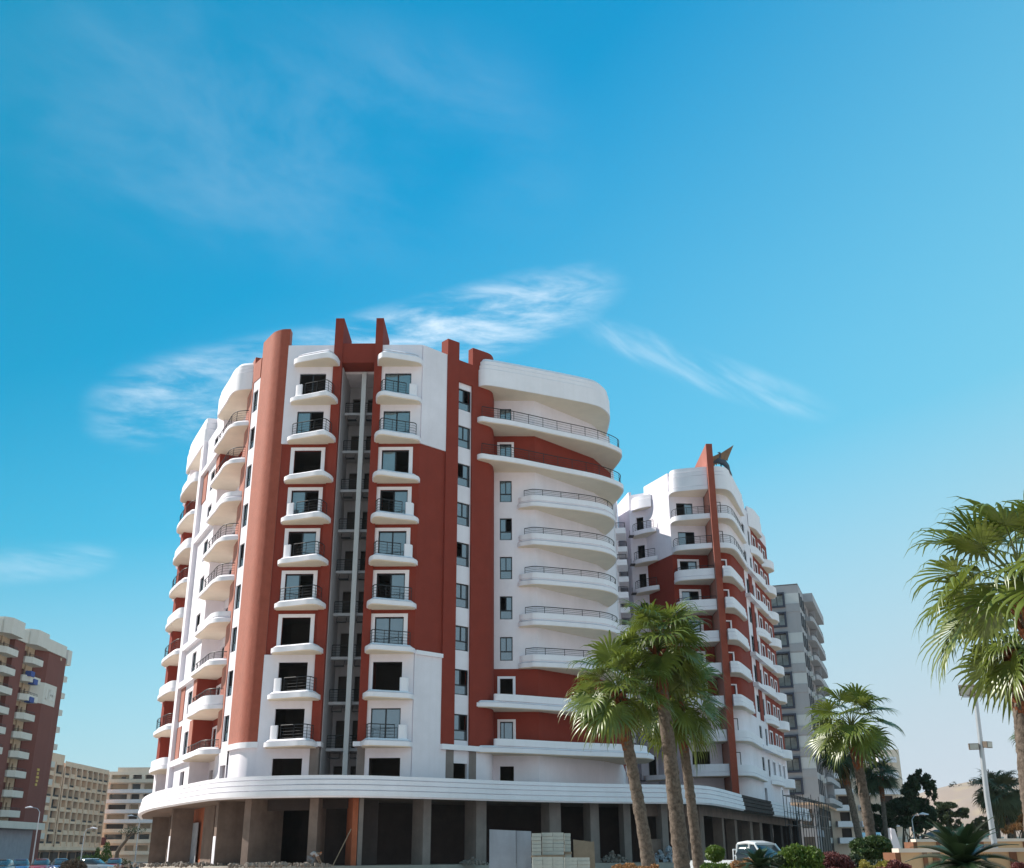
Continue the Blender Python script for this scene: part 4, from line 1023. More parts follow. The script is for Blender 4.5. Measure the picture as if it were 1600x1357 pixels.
for j in range(9):
    q = MB(); q.box(-134.4, -133.6, 312 + 6.6 * j, 316 + 6.6 * j, 0.2, 3.0); q.build('shop_shutter', 'dark_opening', CB)

# ------------------------------------------------------------------ banded block closing the street
BB = empty('banded_block', (-128, 386, 0), 'pale banded block with long white balconies closing the far street', 'building')
rows = [(2.2, 1.7), (5.8, 1.6), (9.1, 1.5), (12.1, 1.6), (15.2, 1.6), (18.4, 1.7), (21.6, 1.8), (24.9, 1.4)]
holes = []
for z, h in rows:
    for a, b in ((0.6, 3.0), (3.8, 9.8), (11.0, 14.0), (15.2, 18.8), (20.2, 24.0), (26, 30), (32, 37)): holes.append((a, b, z + 1.2, z + 1.2 + h))
MB().facet((-140.5, 380), (-96, 380), 0, 28.6, holes, depth=1.2).build('wall', 'pale_render', BB)
for a, b, c, d in holes:
    q = MB(); q.wbox((-140.5 + a, 380), (-140.5 + b, 380), -1.3, -1.2, c, d); q.build('recess', random.choice(['dark_opening', 'dark_opening', 'tower_cream', 'glass_far']), BB)
for i, (z, h) in enumerate(rows):
    q = MB(); x0 = -138.2 if i % 3 else -140.4
    q.box(x0, -96.2, 378.2, 380.05, z, z + 1.15); q.build('balcony', 'white_trim' if i in (3, 4, 5, 6) else 'pale_render', BB)
q = MB(); q.box(-140.3, -96, 381.5, 395, 0, 28.3); q.build('core', 'pale_render', BB)
q = MB(); q.box(-135.2, -124, 381, 392, 28.5, 30.0); q.build('roof_block', 'pale_render', BB)
for x in (-133, -127.6):
    q = MB(); q.box(x, x + 1.2, 379.2, 380, 26.1, 26.9); q.build('air_conditioner', 'dark_opening', BB)
q = MB(); q.box(-139.2, -135.2, 377.9, 378.1, 5.2, 7.6); q.build('washing', 'maroon_cloth', BB)

# ------------------------------------------------------------------ fan palms
def fan_mesh(elev, pet, R, seed, name='frond'):
    """one fan leaf: arching stalk and a pleated round blade of many fingers whose tips hang; grows along +x"""
    rnd = random.Random(seed); mb = MB()
    pts = [Vector((0, 0, 0))]; a = RAD(elev); n = 6
    for i in range(n):
        pts.append(pts[-1] + Vector((math.cos(a), 0, math.sin(a))) * pet / n); a -= RAD(4 + max(0.0, math.cos(a)) * 4)
    mb.tube([tuple(p) for p in pts], [0.035, 0.03, 0.026, 0.023, 0.02, 0.018, 0.016], 5)
    tip = pts[-1]; a -= RAD(8)
    t = Vector((math.cos(a), 0, math.sin(a))); s = Vector((0, 1, 0)); up = t.cross(s) * -1
    if up.z < 0: up = -up
    nf = 25; span = RAD(rnd.uniform(118, 140)); fold = rnd.uniform(0.15, 0.35)
    roll = rnd.uniform(-0.55, 0.55)
    s2 = (s * math.cos(roll) + up * math.sin(roll)); up2 = (up * math.cos(roll) - s * math.sin(roll))
    for k in range(nf):
        ph = -span + 2 * span * k / (nf - 1) + rnd.uniform(-0.02, 0.02)
        d = (t * math.cos(ph) + s2 * math.sin(ph) + up2 * (fold * abs(math.sin(ph)))).normalized()
        side = (-t * math.sin(ph) + s2 * math.cos(ph)).normalized()
        L = R * (0.72 + 0.28 * math.cos(ph * 0.75)) * rnd.uniform(0.82, 1.12)
        steps = 6; p = tip.copy(); dd = d.copy(); vs = []
        dphi = 2 * span / (nf - 1)
        droop = rnd.uniform(0.6, 1.5)
        for j in range(steps + 1):
            u = j / steps
            w = min(L * u * math.tan(dphi / 2) * 1.05, L * 0.46 * math.tan(dphi / 2) * 1.1) * (1 - max(0, u - 0.46) / 0.54 * 0.94)
            nrm = side.cross(dd).normalized()
            if nrm.dot(up2) < 0: nrm = -nrm
            pl = 0.35 * w
            vs += [p - side * w, p + nrm * pl, p + side * w]
            if j < steps:
                g = (0.0, 0.0, 0.04, 0.16, 0.42, 0.8)[j] * droop
                dd = (dd + Vector((0, 0, -1)) * g).normalized()
                p = p + dd * L / steps
        fs = []
        for j in range(steps):
            q = 3 * j
            fs += [(q, q + 1, q + 4, q + 3), (q + 1, q + 2, q + 5, q + 4)]
        mb.add(vs, fs)
    return mb
_FAN = {}
def fan(elev, pet, R, var, m):
    key = (elev, pet, R, var, m)
    if key not in _FAN: _FAN[key] = fan_mesh(elev, pet, R, hash((elev, var)) % 9973, 'frond').mesh('frond', m, smooth=40)
    return _FAN[key]
def palm(name, label, base, top, r0, r1, R, pet, seed, n=40, group='fan palms', dark=False, low=-55, boots=True, m='palm_leaf', hi=82):
    rnd = random.Random(seed)
    base, top = Vector(base), Vector(top)
    root = empty(name, base, label, 'palm tree', group)
    d = top - base; nseg = 44; q = MB(); pts, rs = [], []
    bow = Vector((d.y, -d.x, 0)).normalized() * 0.0 if Vector((d.x, d.y)).length > 0.1 else Vector((0, 0, 0))
    for i in range(nseg + 1):
        t = i / nseg; p = d * t; p.x = d.x * (t ** 1.25); p.y = d.y * (t ** 1.25)
        rr = r0 + (r1 - r0) * t + r0 * 0.25 * math.exp(-t * 14)
        pts += [tuple(p), tuple(p + d * (0.5 / nseg))] if i < nseg else [tuple(p)]
        k = 1 + 0.07 * rnd.uniform(-1, 1)
        rs += [rr * k, rr * k * 0.955] if i < nseg else [rr]
    q.tube(pts, rs, 14); q.build('trunk', 'trunk_bark', root, smooth=60, local=True)
    if boots:                                       # stubs of old leaf stalks under the crown
        bm = MB(); hgt = min(2.3, d.length * 0.28)
        ax = d.normalized()
        for i in range(170):
            t = rnd.random(); an = rnd.uniform(0, 2 * math.pi); z = d - ax * hgt * (1 - t)
            o = Vector((math.cos(an), math.sin(an), 0))
            p0 = z + o * r1 * 0.8; p1 = z + o * (r1 * (1.12 + 0.6 * t)) + Vector((0, 0, 0.24)); side = Vector((-o.y, o.x, 0)) * 0.075
            bm.add([p0 - side, p0 + side, p1 + side * 0.5, p1 - side * 0.5, z + o * r1 * 0.7 + Vector((0, 0, 0.2))], [(0, 1, 2, 3), (0, 3, 4), (1, 4, 2), (3, 2, 4)])
        bm.build('leaf_stubs', 'palm_boot', root, local=True, kind='stuff')
    elevs = [80, 62, 45, 28, 10, -10, -32, -55, -75]
    elevs = [e for e in elevs if e >= low - 5 and e <= hi]
    an = rnd.uniform(0, 6)
    for i in range(n):
        u = (i + 0.5) / n
        e = elevs[min(int(u ** 0.9 * len(elevs)), len(elevs) - 1)]
        an += 2.39996 + rnd.uniform(-0.2, 0.2)
        mm = m
        if e < -50 and rnd.random() < 0.35: mm = 'palm_leaf_dry'
        me = fan(e, pet, R, i % 3, mm)
        place('frond', me, root, d + Vector((0, 0, 0.25 * (1 - u))), (rnd.uniform(-0.25, 0.25), rnd.uniform(-0.2, 0.2), an), rnd.uniform(0.78, 1.12))
    return root
def palm_px(name, label, pb, pt, Y, **kw):
    """stand a palm at depth Y: pb is a picture point on its trunk, pt the middle of its crown"""
    a, b = at_y(*pb, Y), at_y(*pt, Y)
    s = (b - a) / (b.z - a.z); base = b - s * b.z
    return palm(name, label, (base.x, Y, 0), tuple(b), **kw)
palm_px('fan_palm', 'tall fan palm with the thickest trunk, middle of the group of three', (1063, 1340), (1027, 1020), 40, r0=0.31, r1=0.21, R=1.3, pet=1.2, seed=3, n=38, low=-20)
palm_px('fan_palm', 'fan palm leaning left, leftmost of the group of three', (1009, 1340), (966, 1090), 38.5, r0=0.25, r1=0.18, R=1.3, pet=1.2, seed=5, n=34, low=-40)
palm_px('fan_palm', 'slimmest fan palm, rightmost of the group of three', (1089, 1340), (1060, 1105), 41.5, r0=0.22, r1=0.16, R=1.3, pet=1.1, seed=8, n=28, low=-35)
palm_px('fan_palm', 'large fan palm cut off by the right edge, above the floodlight pole', (1642, 1090), (1599, 938), 22, r0=0.27, r1=0.21, R=1.35, pet=1.5, seed=11, n=36, low=0)
palm_px('fan_palm', 'fan palm half hidden behind the large palm at the right edge', (1599, 1120), (1588, 1022), 29, r0=0.28, r1=0.22, R=1.15, pet=0.85, seed=13, n=26, low=-40)
palm_px('fan_palm', 'bright fan palm leaning left beside the grey tower', (1357, 1290), (1331, 1142), 50, r0=0.26, r1=0.2, R=1.35, pet=1.2, seed=21, n=26, low=-10)
palm_px('fan_palm', 'thin fan palm just left of the bright leaning palm, in shade', (1337, 1290), (1314, 1180), 72, r0=0.24, r1=0.2, R=1.3, pet=0.8, seed=23, n=24, m='leaf_dark')
palm_px('fan_palm', 'dark distant fan palm beside the dense dark tree', (1383, 1285), (1376, 1216), 100, r0=0.22, r1=0.18, R=1.35, pet=1.0, seed=27, n=22, m='leaf_dark', low=-20)
palm_px('fan_palm', 'distant fan palm behind the dark tree, left of it', (1356, 1250), (1352, 1226), 112, r0=0.2, r1=0.16, R=1.2, pet=0.9, seed=29, n=18, m='leaf_dark', low=-20)
palm_px('fan_palm', 'pale distant fan palm on the right in front of the hill', (1578, 1300), (1570, 1250), 75, r0=0.22, r1=0.18, R=1.35, pet=0.9, seed=31, n=30, m='leaf_olive')
palm_px('fan_palm', 'distant windblown fan palm just right of the lamp pole', (1560, 1300), (1553, 1238), 90, r0=0.2, r1=0.16, R=1.4, pet=1.0, seed=33, n=20, m='leaf_olive', low=-30)
palm_px('fan_palm', 'fan palm of which only a few leaves show at the right edge', (1625, 1290), (1612, 1157), 45, r0=0.25, r1=0.2, R=0.65, pet=0.5, seed=35, n=26, m='leaf_mid', low=-40)

# ------------------------------------------------------------------ broadleaf trees and shrubs
def leaf_cloud(blobs, n, size, seed, mb=None, flat=0.0):
    """many small leaves spread through overlapping blobs (x, y, z, rx, ry, rz)"""
    rnd = random.Random(seed); mb = mb or MB()
    w = [b[3] * b[4] * b[5] for b in blobs]
    vs, fs = [], []
    for _ in range(n):
        b = rnd.choices(blobs, w)[0]
        while True:
            x, y, z = rnd.uniform(-1, 1), rnd.uniform(-1, 1), rnd.uniform(-1, 1)
            d = x * x + y * y + z * z
            if d <= 1 and d > rnd.random() * 0.55: break
        c = Vector((b[0] + x * b[3], b[1] + y * b[4], b[2] + z * b[5]))
        s = size * rnd.uniform(0.6, 1.35)
        R_ = Euler((rnd.uniform(0, 6.3), rnd.uniform(-1.2, 1.2) * (1 - flat), rnd.uniform(0, 6.3))).to_matrix()
        u, v, nn = R_ @ Vector((s, 0, 0)), R_ @ Vector((0, s * 0.5, 0)), R_ @ Vector((0, 0, s * 0.16))
        k = len(vs)
        vs += [c - u, c - v * 0.9 + nn, c + u, c + v * 0.9 + nn]
        fs += [(k, k + 1, k + 2), (k, k + 2, k + 3)]
    mb.add(vs, fs); return mb
def tree(name, label, base, h, blobs, nleaf, size, m, seed, stems, group=None, cat='tree'):
    """blobs are relative to the base; stems is a list of (points, r0, r1)"""
    root = empty(name, base, label, cat, group)
    for pts, r0, r1 in stems:
        q = MB(); n = len(pts); q.tube(pts, [r0 + (r1 - r0) * i / (n - 1) for i in range(n)], 8); q.build('trunk' if r0 > 0.07 else 'limb', 'wood_bark', root, smooth=60, local=True)
    leaf_cloud(blobs, nleaf, size, seed).build('crown', m, root, local=True)
    return root
def ground_at(px, Y): 
    r = px_ray(px, 1335); return Vector((r.x / r.y * Y, Y, 0))
def px_blobs(base, Y, lst):
    """picture blobs (px, py, half width px, half height px) turned into blobs at depth Y"""
    out = []
    for px, py, hw, hh in lst:
        c = at_y(px, py, Y); e = at_y(px + hw, py, Y); f_ = at_y(px, py - hh, Y)
        out.append((c.x - base.x, random.uniform(-0.5, 0.5) * abs(e.x - c.x), c.z - base.z, abs(e.x - c.x), abs(e.x - c.x), abs(f_.z - c.z)))
    return out
def clumps(bl, seed, k=9, f=0.42):
    """break round blobs up into many smaller clumps so that the outline is uneven and gaps show"""
    rnd = random.Random(seed); out = []
    for b in bl:
        for _ in range(k):
            while True:
                v = Vector((rnd.uniform(-1, 1), rnd.uniform(-1, 1), rnd.uniform(-1, 1)))
                if 0.15 < v.length <= 1: break
            s = f * rnd.uniform(0.6, 1.25)
            out.append((b[0] + v.x * b[3], b[1] + v.y * b[4], b[2] + v.z * b[5], b[3] * s, b[4] * s, b[5] * s * 0.8))
    return out
def tree_px(name, label, px, Y, blobs, nleaf, size, m, seed, trunks, group=None, cat='tree', r=0.16):
    b = ground_at(px, Y); bl = clumps(px_blobs(b, Y, blobs), seed)
    stems = []
    rnd = random.Random(seed)
    for tx in trunks:
        x0 = ground_at(tx, Y).x - b.x
        for k in range(3):
            t = rnd.choice(bl); top = Vector((t[0], t[1], t[2]))
            mid = Vector((x0 + (t[0] - x0) * 0.25, t[1] * 0.2, t[2] * 0.5))
            rr = r if k == 0 else r * 0.4
            p0 = Vector((x0, 0, 0)) if k == 0 else Vector((x0 + (t[0] - x0) * 0.1, 0, t[2] * 0.3))
            stems.append(([tuple(p0), tuple(p0.lerp(mid, 0.6)), tuple(mid), tuple(mid.lerp(top, 0.6)), tuple(top)], rr, rr * 0.3))
    return tree(name, label, b, 8, bl, nleaf, size, m, seed, stems, group, cat)
tree_px('dark_tree', 'dense dark tree with several trunks beside the distant palm', 1430, 105, [(1418, 1228, 14, 18), (1438, 1222, 14, 16), (1455, 1232, 8, 16), (1428, 1252, 30, 20), (1448, 1262, 16, 22), (1410, 1265, 22, 16), (1440, 1290, 22, 14), (1396, 1262, 10, 10), (1408, 1290, 14, 12)], 9000, 0.22, 'leaf_dark', 41, (1412, 1424, 1436, 1446))
tree_px('umbrella_tree', 'hazy flat-topped tree in front of the sandy hill', 1478, 150, [(1472, 1260, 18, 7), (1490, 1268, 20, 7), (1505, 1274, 8, 4), (1486, 1288, 10, 9), (1468, 1282, 12, 14), (1496, 1290, 6, 8)], 4200, 0.30, 'leaf_dark', 43, (1478, 1488), r=0.2)
tree_px('shade_tree', 'low dark trees behind the bright leaning palm', 1372, 120, [(1366, 1268, 14, 10), (1384, 1274, 12, 10), (1372, 1290, 20, 12), (1392, 1292, 12, 10)], 4200, 0.26, 'leaf_dark', 45, (1368, 1384))
tree_px('feathery_tree', 'olive green tree at the far right beyond the walls', 1590, 85, [(1588, 1246, 14, 14), (1598, 1262, 14, 18), (1584, 1280, 14, 12), (1604, 1236, 14, 14), (1572, 1292, 10, 10)], 5200, 0.2, 'leaf_olive', 47, (1588, 1598))
tree_px('russet_tree', 'russet leaved tree behind the wall at the far right', 1590, 62, [(1592, 1290, 16, 10), (1604, 1280, 14, 12), (1580, 1297, 10, 6)], 2600, 0.14, 'leaf_orange', 49, (1590,))
tree_px('scrubby_tree', 'thin hazy tree between the dark tree and the lamp pole', 1532, 170, [(1528, 1284, 10, 10), (1542, 1288, 12, 8), (1516, 1298, 10, 8), (1552, 1296, 8, 8), (1538, 1302, 16, 6)], 3000, 0.28, 'leaf_olive', 51, (1530, 1544), r=0.18)

def shrub(name, label, px, Y, blobs, n, size, m, seed, group='garden shrubs', stem=True):
    b = ground_at(px, Y); bl = px_blobs(b, Y, blobs)
    root = empty(name, b, label, 'shrub', group)
    leaf_cloud(bl + clumps(bl, seed, 6, 0.38), n, size, seed).build('foliage', m, root, local=True)
    if stem:
        q = MB()
        zc = max(t[2] for t in bl)
        for t in bl[:3]: q.tube([(t[0] * 0.2, 0, 0), (t[0] * 0.6, t[1] * 0.5, t[2] * 0.6), (t[0], t[1], t[2])], [0.05, 0.04, 0.015], 6)
        q.build('stem', 'wood_bark', root, smooth=60, local=True)
    return root
shrub('topiary_ball', 'small round clipped topiary in front of the white pickup', 1117, 30, [(1117, 1334, 15, 13)], 2600, 0.045, 'leaf_bright', 61)
shrub('clipped_hedge', 'low clipped hedge under the round topiary', 1118, 29.5, [(1112, 1358, 20, 10), (1132, 1358, 18, 9), (1122, 1372, 30, 14)], 4200, 0.045, 'leaf_bright', 62)
shrub('bright_bush', 'large bright green bush in front of the scaffolding', 1252, 30, [(1250, 1345, 34, 24), (1238, 1338, 20, 16), (1268, 1340, 20, 18), (1222, 1352, 14, 14), (1250, 1370, 40, 18)], 9500, 0.055, 'leaf_bright', 63)
shrub('red_bush', 'dark red leaved bush right of the large bright green bush', 1302, 31, [(1300, 1345, 22, 14), (1318, 1350, 18, 14), (1286, 1354, 14, 12), (1304, 1368, 32, 12)], 5200, 0.05, 'leaf_red', 64)
shrub('mushroom_hedge', 'dark flat-topped clipped tree in front of the white van', 1360, 33, [(1346, 1322, 20, 12), (1366, 1320, 24, 14), (1382, 1325, 12, 12), (1356, 1334, 28, 10)], 7200, 0.055, 'leaf_mid', 65)
shrub('dark_bush', 'dark undergrowth beneath the flat-topped clipped tree', 1345, 32, [(1336, 1348, 18, 12), (1366, 1356, 26, 12), (1350, 1368, 40, 14), (1322, 1364, 20, 12)], 6000, 0.055, 'leaf_dark', 66)
shrub('yellow_bush', 'yellow green bush beside the dark red flower bed', 1352, 27, [(1350, 1350, 8, 7), (1384, 1352, 14, 7), (1368, 1362, 26, 8)], 2600, 0.04, 'leaf_yellow', 67)
shrub('crimson_bush', 'crimson flower bush at the near end of the sand coloured wall', 1400, 26, [(1398, 1352, 12, 8), (1412, 1358, 14, 8), (1390, 1364, 24, 8)], 2600, 0.04, 'leaf_red', 68)
shrub('orange_flowers', 'row of orange flowers at the foot of the left palm of three', 978, 34, [(966, 1356, 10, 5), (984, 1355, 12, 6), (1022, 1356, 8, 6), (1002, 1360, 24, 6)], 2600, 0.04, 'leaf_orange', 69)
shrub('autumn_bush', 'mixed russet bush in front of the white pickup', 1160, 29, [(1150, 1352, 10, 7), (1166, 1350, 8, 9), (1180, 1346, 8, 8), (1162, 1362, 22, 8)], 3000, 0.04, 'leaf_orange', 70)
shrub('dark_ground_bush', 'dark green bush under the pickup windscreen', 1212, 29.5, [(1206, 1350, 12, 9), (1216, 1344, 10, 8), (1196, 1358, 18, 9)], 2800, 0.05, 'leaf_dark', 71)
shrub('small_red_flowers', 'little red flowers at the bottom right corner', 1592, 24, [(1590, 1354, 10, 6), (1604, 1356, 10, 6)], 900, 0.035, 'leaf_red', 72)

def cycad(name, label, px, py, Y, R, n, seed, z_lift=0.0):
    rnd = random.Random(seed)
    c = at_y(px, py, Y); root = empty(name, (c.x, Y, 0), label, 'cycad', 'cycads')
    q = MB(); q.tube([(0, 0, 0), (0, 0, c.z * 0.5), (0, 0, c.z)], [0.16, 0.15, 0.12], 10); q.build('trunk', 'wood_bark', root, local=True)
    metas = {}
    for var in range(6):
        e = (75, 58, 42, 26, 12, 0)[var]; mb = MB(); a = RAD(e); p = Vector((0, 0, 0)); pts = [p.copy()]
        for i in range(16):
            p = p + Vector((math.cos(a), 0, math.sin(a))) * R / 16; a -= RAD(3.1); pts.append(p.copy())
        mb.tube([tuple(x) for x in pts], [0.014 * (1 - 0.04 * i) for i in range(17)], 4)
        for i in range(2, 17):
            for sub in (0, 0.5):
                P = pts[i - 1].lerp(pts[i], sub); T = (pts[i] - pts[i - 1]).normalized()
                for s in (-1, 1):
                    L = R * 0.26 * math.sin(min(1, (i + sub) / 17 + 0.12) * math.pi) + 0.03
                    d = (Vector((0, s, 0)) * 0.85 + T * 0.6 + Vector((0, 0, 0.28))).normalized(); w = T * 0.026
                    mb.add([P - w, P + w, P + d * L + Vector((0, 0, -0.01))], [(0, 1, 2)])
        metas[var] = mb.mesh('frond', 'cycad_leaf')
    an = 0
    for i in range(n):
        an += 2.39996 + rnd.uniform(-0.15, 0.15); var = min(5, int(i / n * 6))
        place('frond', metas[var], root, (0, 0, c.z), (0, 0, an), rnd.uniform(0.9, 1.08))
    return root
cycad('cycad', 'large dark cycad in front of the sand coloured walls', 1506, 1352, 18, 0.88, 34, 81)
cycad('cycad', 'small cycad in front of the white pickup', 1186, 1356, 28, 0.62, 26, 83)

# ------------------------------------------------------------------ floodlight pole
FP_ = at_y(1541, 1230, 38); FPX = at_y(1524, 1088, 38)
PO = empty('floodlight_pole', (at_y(1558, 1345, 38).x, 38, 0), 'tall pale steel pole with floodlights in front of the walls', 'lamp post')
bx = at_y(1558, 1345, 38).x; tz = FPX.z
q = MB(); q.tube([(0, 0, 0), (0, 0, tz * 0.5), (FPX.x - bx, 0, tz)], [0.105, 0.09, 0.07], 12); q.build('pole', 'galvanised', PO, smooth=50, local=True)
q = MB(); q.tube([(0, 0, 0), (0, 0, 0.5)], 0.15, 12); q.build('base_sleeve', 'galvanised', PO, smooth=50, local=True)
def flood(x, z, yaw, tilt, s=1.0):
    m = MB(); m.box(-0.26 * s, 0.26 * s, -0.09, 0.09, -0.17 * s, 0.17 * s)
    o = m.build('floodlight', 'lamp_housing', PO, local=True); o.location = (x, -0.05, z); o.rotation_euler = (RAD(tilt), 0, RAD(yaw))
    g_ = MB(); g_.box(-0.22 * s, 0.22 * s, -0.105, -0.092, -0.14 * s, 0.14 * s); g_.build('lens', 'lamp_glass', o, local=True)
    for k in range(5):
        f_ = MB(); f_.box(-0.2 * s + 0.1 * s * k - 0.008, -0.2 * s + 0.1 * s * k + 0.008, 0.09, 0.14, -0.15 * s, 0.15 * s); f_.build('fin', 'lamp_housing', o, local=True)
    return o
dx = FPX.x - bx
q = MB(); q.box(dx - 0.42, dx + 0.35, -0.05, 0.05, tz - 0.04, tz + 0.06); q.build('crossbar', 'galvanised', PO, local=True)
flood(dx - 0.28, tz + 0.2, -25, 25); flood(dx + 0.02, tz + 0.18, 15, 20, 1.05)
z2 = at_y(1533, 1167, 38).z; dx2 = at_y(1533, 1167, 38).x - bx
flood(dx2 - 0.27, z2, -15, 5, 0.62); flood(dx2 + 0.2, z2 + 0.06, 35, 5, 0.62)
q = MB(); q.tube([(dx2 - 0.35, 0, z2), (dx2 + 0.3, 0, z2)], 0.03, 6); q.build('bracket', 'galvanised', PO, local=True)

# ------------------------------------------------------------------ sand coloured walls on the right
def garden_wall(label, x0px, x1, Y, topy, posts, depth=0.4):
    z = at_y(1500, topy, Y).z; xa = at_y(x0px, topy, Y).x
    root = empty('garden_wall', (xa, Y, 0), label, 'wall', 'sand coloured garden walls')
    m = MB(); m.box(0, x1 - xa, 0, depth, 0, z - 0.10); m.build('wall_body', 'sand_wall', root, local=True)
    m = MB(); m.box(-0.06, x1 - xa, -0.07, depth + 0.07, z - 0.10, z); m.build('coping', 'wall_cap', root, local=True)
    for px, w in posts:
        x = at_y(px, topy, Y).x - xa
        m = MB(); m.box(x, x + w, -0.05, 0.0, 0, z - 0.10); m.build('pilaster', 'wall_post', root, local=True)
    m = MB(); m.box(-0.14, -0.0, 0.01, depth + 0.6, 0, z - 0.1); m.build('end_pier', 'wall_post', root, local=True)
    return root
garden_wall('nearer sand coloured wall with brown pilasters behind the large cycad', 1406, 32, 30, 1325.5, ((1440, 0.11), (1455, 0.2), (1575, 0.18)))
garden_wall('farther and higher sand coloured wall with a pale coping', 1432, 44, 42, 1311, ((1462, 0.13), (1528, 0.17), (1597, 0.17)))
# slanting white slab and white van behind the clipped tree
c0 = at_y(1400, 1325, 36)
SL = empty('white_slab', (c0.x, 36, 0), 'slanting white slab between the clipped tree and the wall', 'slab')
q = MB(); A_ = [at_y(1392, 1294, 36), at_y(1398, 1296, 36), at_y(1409, 1330, 36), at_y(1413, 1380, 36), at_y(1398, 1380, 36), at_y(1395, 1330, 36)]
n_ = len(A_); q.add([(p.x - c0.x, 0, max(0, p.z)) for p in A_] + [(p.x - c0.x, 0.3, max(0, p.z)) for p in A_], [tuple(range(n_))[::-1], tuple(range(n_, 2 * n_))] + [(i, (i + 1) % n_, n_ + (i + 1) % n_, n_ + i) for i in range(n_)])
q.build('slab_body', 'white_plaster', SL, local=True)
q = MB(); q.box(0.0, 0.55, -0.12, 0.42, 0, 0.25); q.build('slab_foot', 'kerb', SL, local=True)

# ------------------------------------------------------------------ vehicles
def wheel(root, x, y, r=0.31, w=0.2):
    m = MB(); pr = [(0.55 * r, 0.0), (0.92 * r, 0.0), (r, 0.04), (r, w - 0.04), (0.92 * r, w), (0.55 * r, w)]
    n = 18; vs = []
    for k in range(n):
        a = 2 * math.pi * k / n
        for rr, yy in pr: vs.append((math.cos(a) * rr, yy - w / 2, math.sin(a) * rr))
    fs = [(k * 6 + j, ((k + 1) % n) * 6 + j, ((k + 1) % n) * 6 + (j + 1) % 6, k * 6 + (j + 1) % 6) for k in range(n) for j in range(6)]
    m.add(vs, fs); o = m.build('wheel', 'tyre', root, smooth=40, local=True); o.location = (x, y, r)
    h = MB(); vs = [(math.cos(2 * math.pi * k / 12) * r * 0.58, sgn * w * 0.42, math.sin(2 * math.pi * k / 12) * r * 0.58) for sgn in (-1, 1) for k in range(12)]
    h.add(vs, [tuple(range(12)), tuple(range(12, 24))[::-1]] + [(k, 12 + k, 12 + (k + 1) % 12, (k + 1) % 12) for k in range(12)]); h.build('rim', 'galvanised', o, local=True)
def loft(sections):
    """body from cross sections: each (x, half width bottom, half width top, z bottom, z top)"""
    m = MB(); rows = []
    for x, wb, wt, zb, zt in sections:
        r = 0.12 * (zt - zb)
        rows.append([(x, -wb, zb), (x, -wb * 1.02, zb + (zt - zb) * 0.4), (x, -wt, zt - r), (x, -wt * 0.86, zt), (x, wt * 0.86, zt), (x, wt, zt - r), (x, wb * 1.02, zb + (zt - zb) * 0.4), (x, wb, zb)])
    vs = [p for r_ in rows for p in r_]; n = 8
    fs = [(i * n + k, i * n + (k + 1) % n, (i + 1) * n + (k + 1) % n, (i + 1) * n + k) for i in range(len(rows) - 1) for k in range(n)]
    fs += [tuple(range(n)), tuple(range((len(rows) - 1) * n, len(rows) * n))[::-1]]
    m.add(vs, fs); return m
def car(loc, rz, paint, label, group='cars parked by the side street'):
    root = empty('parked_car', loc, label, 'car', group, rz)
    loft([(-2.1, 0.62, 0.6, 0.42, 0.78), (-2.0, 0.78, 0.74, 0.3, 0.9), (-1.2, 0.84, 0.8, 0.22, 0.95), (0.8, 0.84, 0.8, 0.22, 0.92), (1.8, 0.8, 0.72, 0.24, 0.82), (2.08, 0.66, 0.6, 0.34, 0.68)]).build('body', paint, root, smooth=40, local=True)
    loft([(-1.75, 0.72, 0.6, 0.86, 0.98), (-1.25, 0.74, 0.62, 0.86, 1.4), (0.1, 0.74, 0.62, 0.86, 1.44), (0.9, 0.72, 0.6, 0.86, 0.98)]).build('cabin', 'windscreen', root, smooth=40, local=True)
    loft([(-1.2, 0.5, 0.45, 1.36, 1.455), (-0.6, 0.6, 0.52, 1.38, 1.475), (0.0, 0.56, 0.5, 1.38, 1.465), (0.15, 0.5, 0.45, 1.36, 1.44)]).build('roof', paint, root, smooth=40, local=True)
    for s in (-1, 1):
        wheel(root, 1.25, 0.74 * s); wheel(root, -1.3, 0.74 * s)
        q = MB(); q.box(1.98, 2.09, 0.42 * s - 0.14, 0.42 * s + 0.14, 0.56, 0.7); q.build('headlight', 'headlamp', root, local=True)
    return root
for i, (px, Y, rz, paint, lab) in enumerate(((4, 98, -80, 'car_dark', 'dark car at the left edge below the brown tower'), (34, 104, -70, 'car_blue', 'dark blue car beside the foot of the left street lamp'),
        (66, 108, -75, 'car_red', 'red car just right of the left street lamp'), (97, 112, -65, 'car_blue', 'blue car in front of the cream block'), (150, 116, -20, 'car_silver', 'silver car in front of the clipped cypresses'), (180, 120, -80, 'car_red', 'red car under the bare leaning tree'))):
    b = ground_at(px, Y); car((b.x, Y, 0), RAD(rz), paint, lab)
# white pickup in front of the podium
pb = ground_at(1152, 52)
TK = empty('pickup_truck', (pb.x, 52, 0), 'white pickup truck parked in front of the second building', 'pickup', rz=RAD(-52))
loft([(0.55, 0.82, 0.80, 0.45, 1.32), (2.15, 0.84, 0.8, 0.45, 1.28), (2.42, 0.8, 0.72, 0.45, 1.12)]).build('cab_body', 'white_paint', TK, smooth=35, local=True)
loft([(0.6, 0.78, 0.64, 1.28, 1.98), (1.35, 0.78, 0.64, 1.28, 2.02), (1.62, 0.78, 0.66, 1.28, 1.94), (2.22, 0.8, 0.72, 1.2, 1.32)]).build('cab_glass', 'windscreen', TK, smooth=35, local=True)
loft([(0.55, 0.6, 0.55, 1.95, 2.06), (1.1, 0.66, 0.6, 1.97, 2.12), (1.62, 0.66, 0.6, 1.93, 2.03)]).build('cab_roof', 'white_paint', TK, smooth=35, local=True)
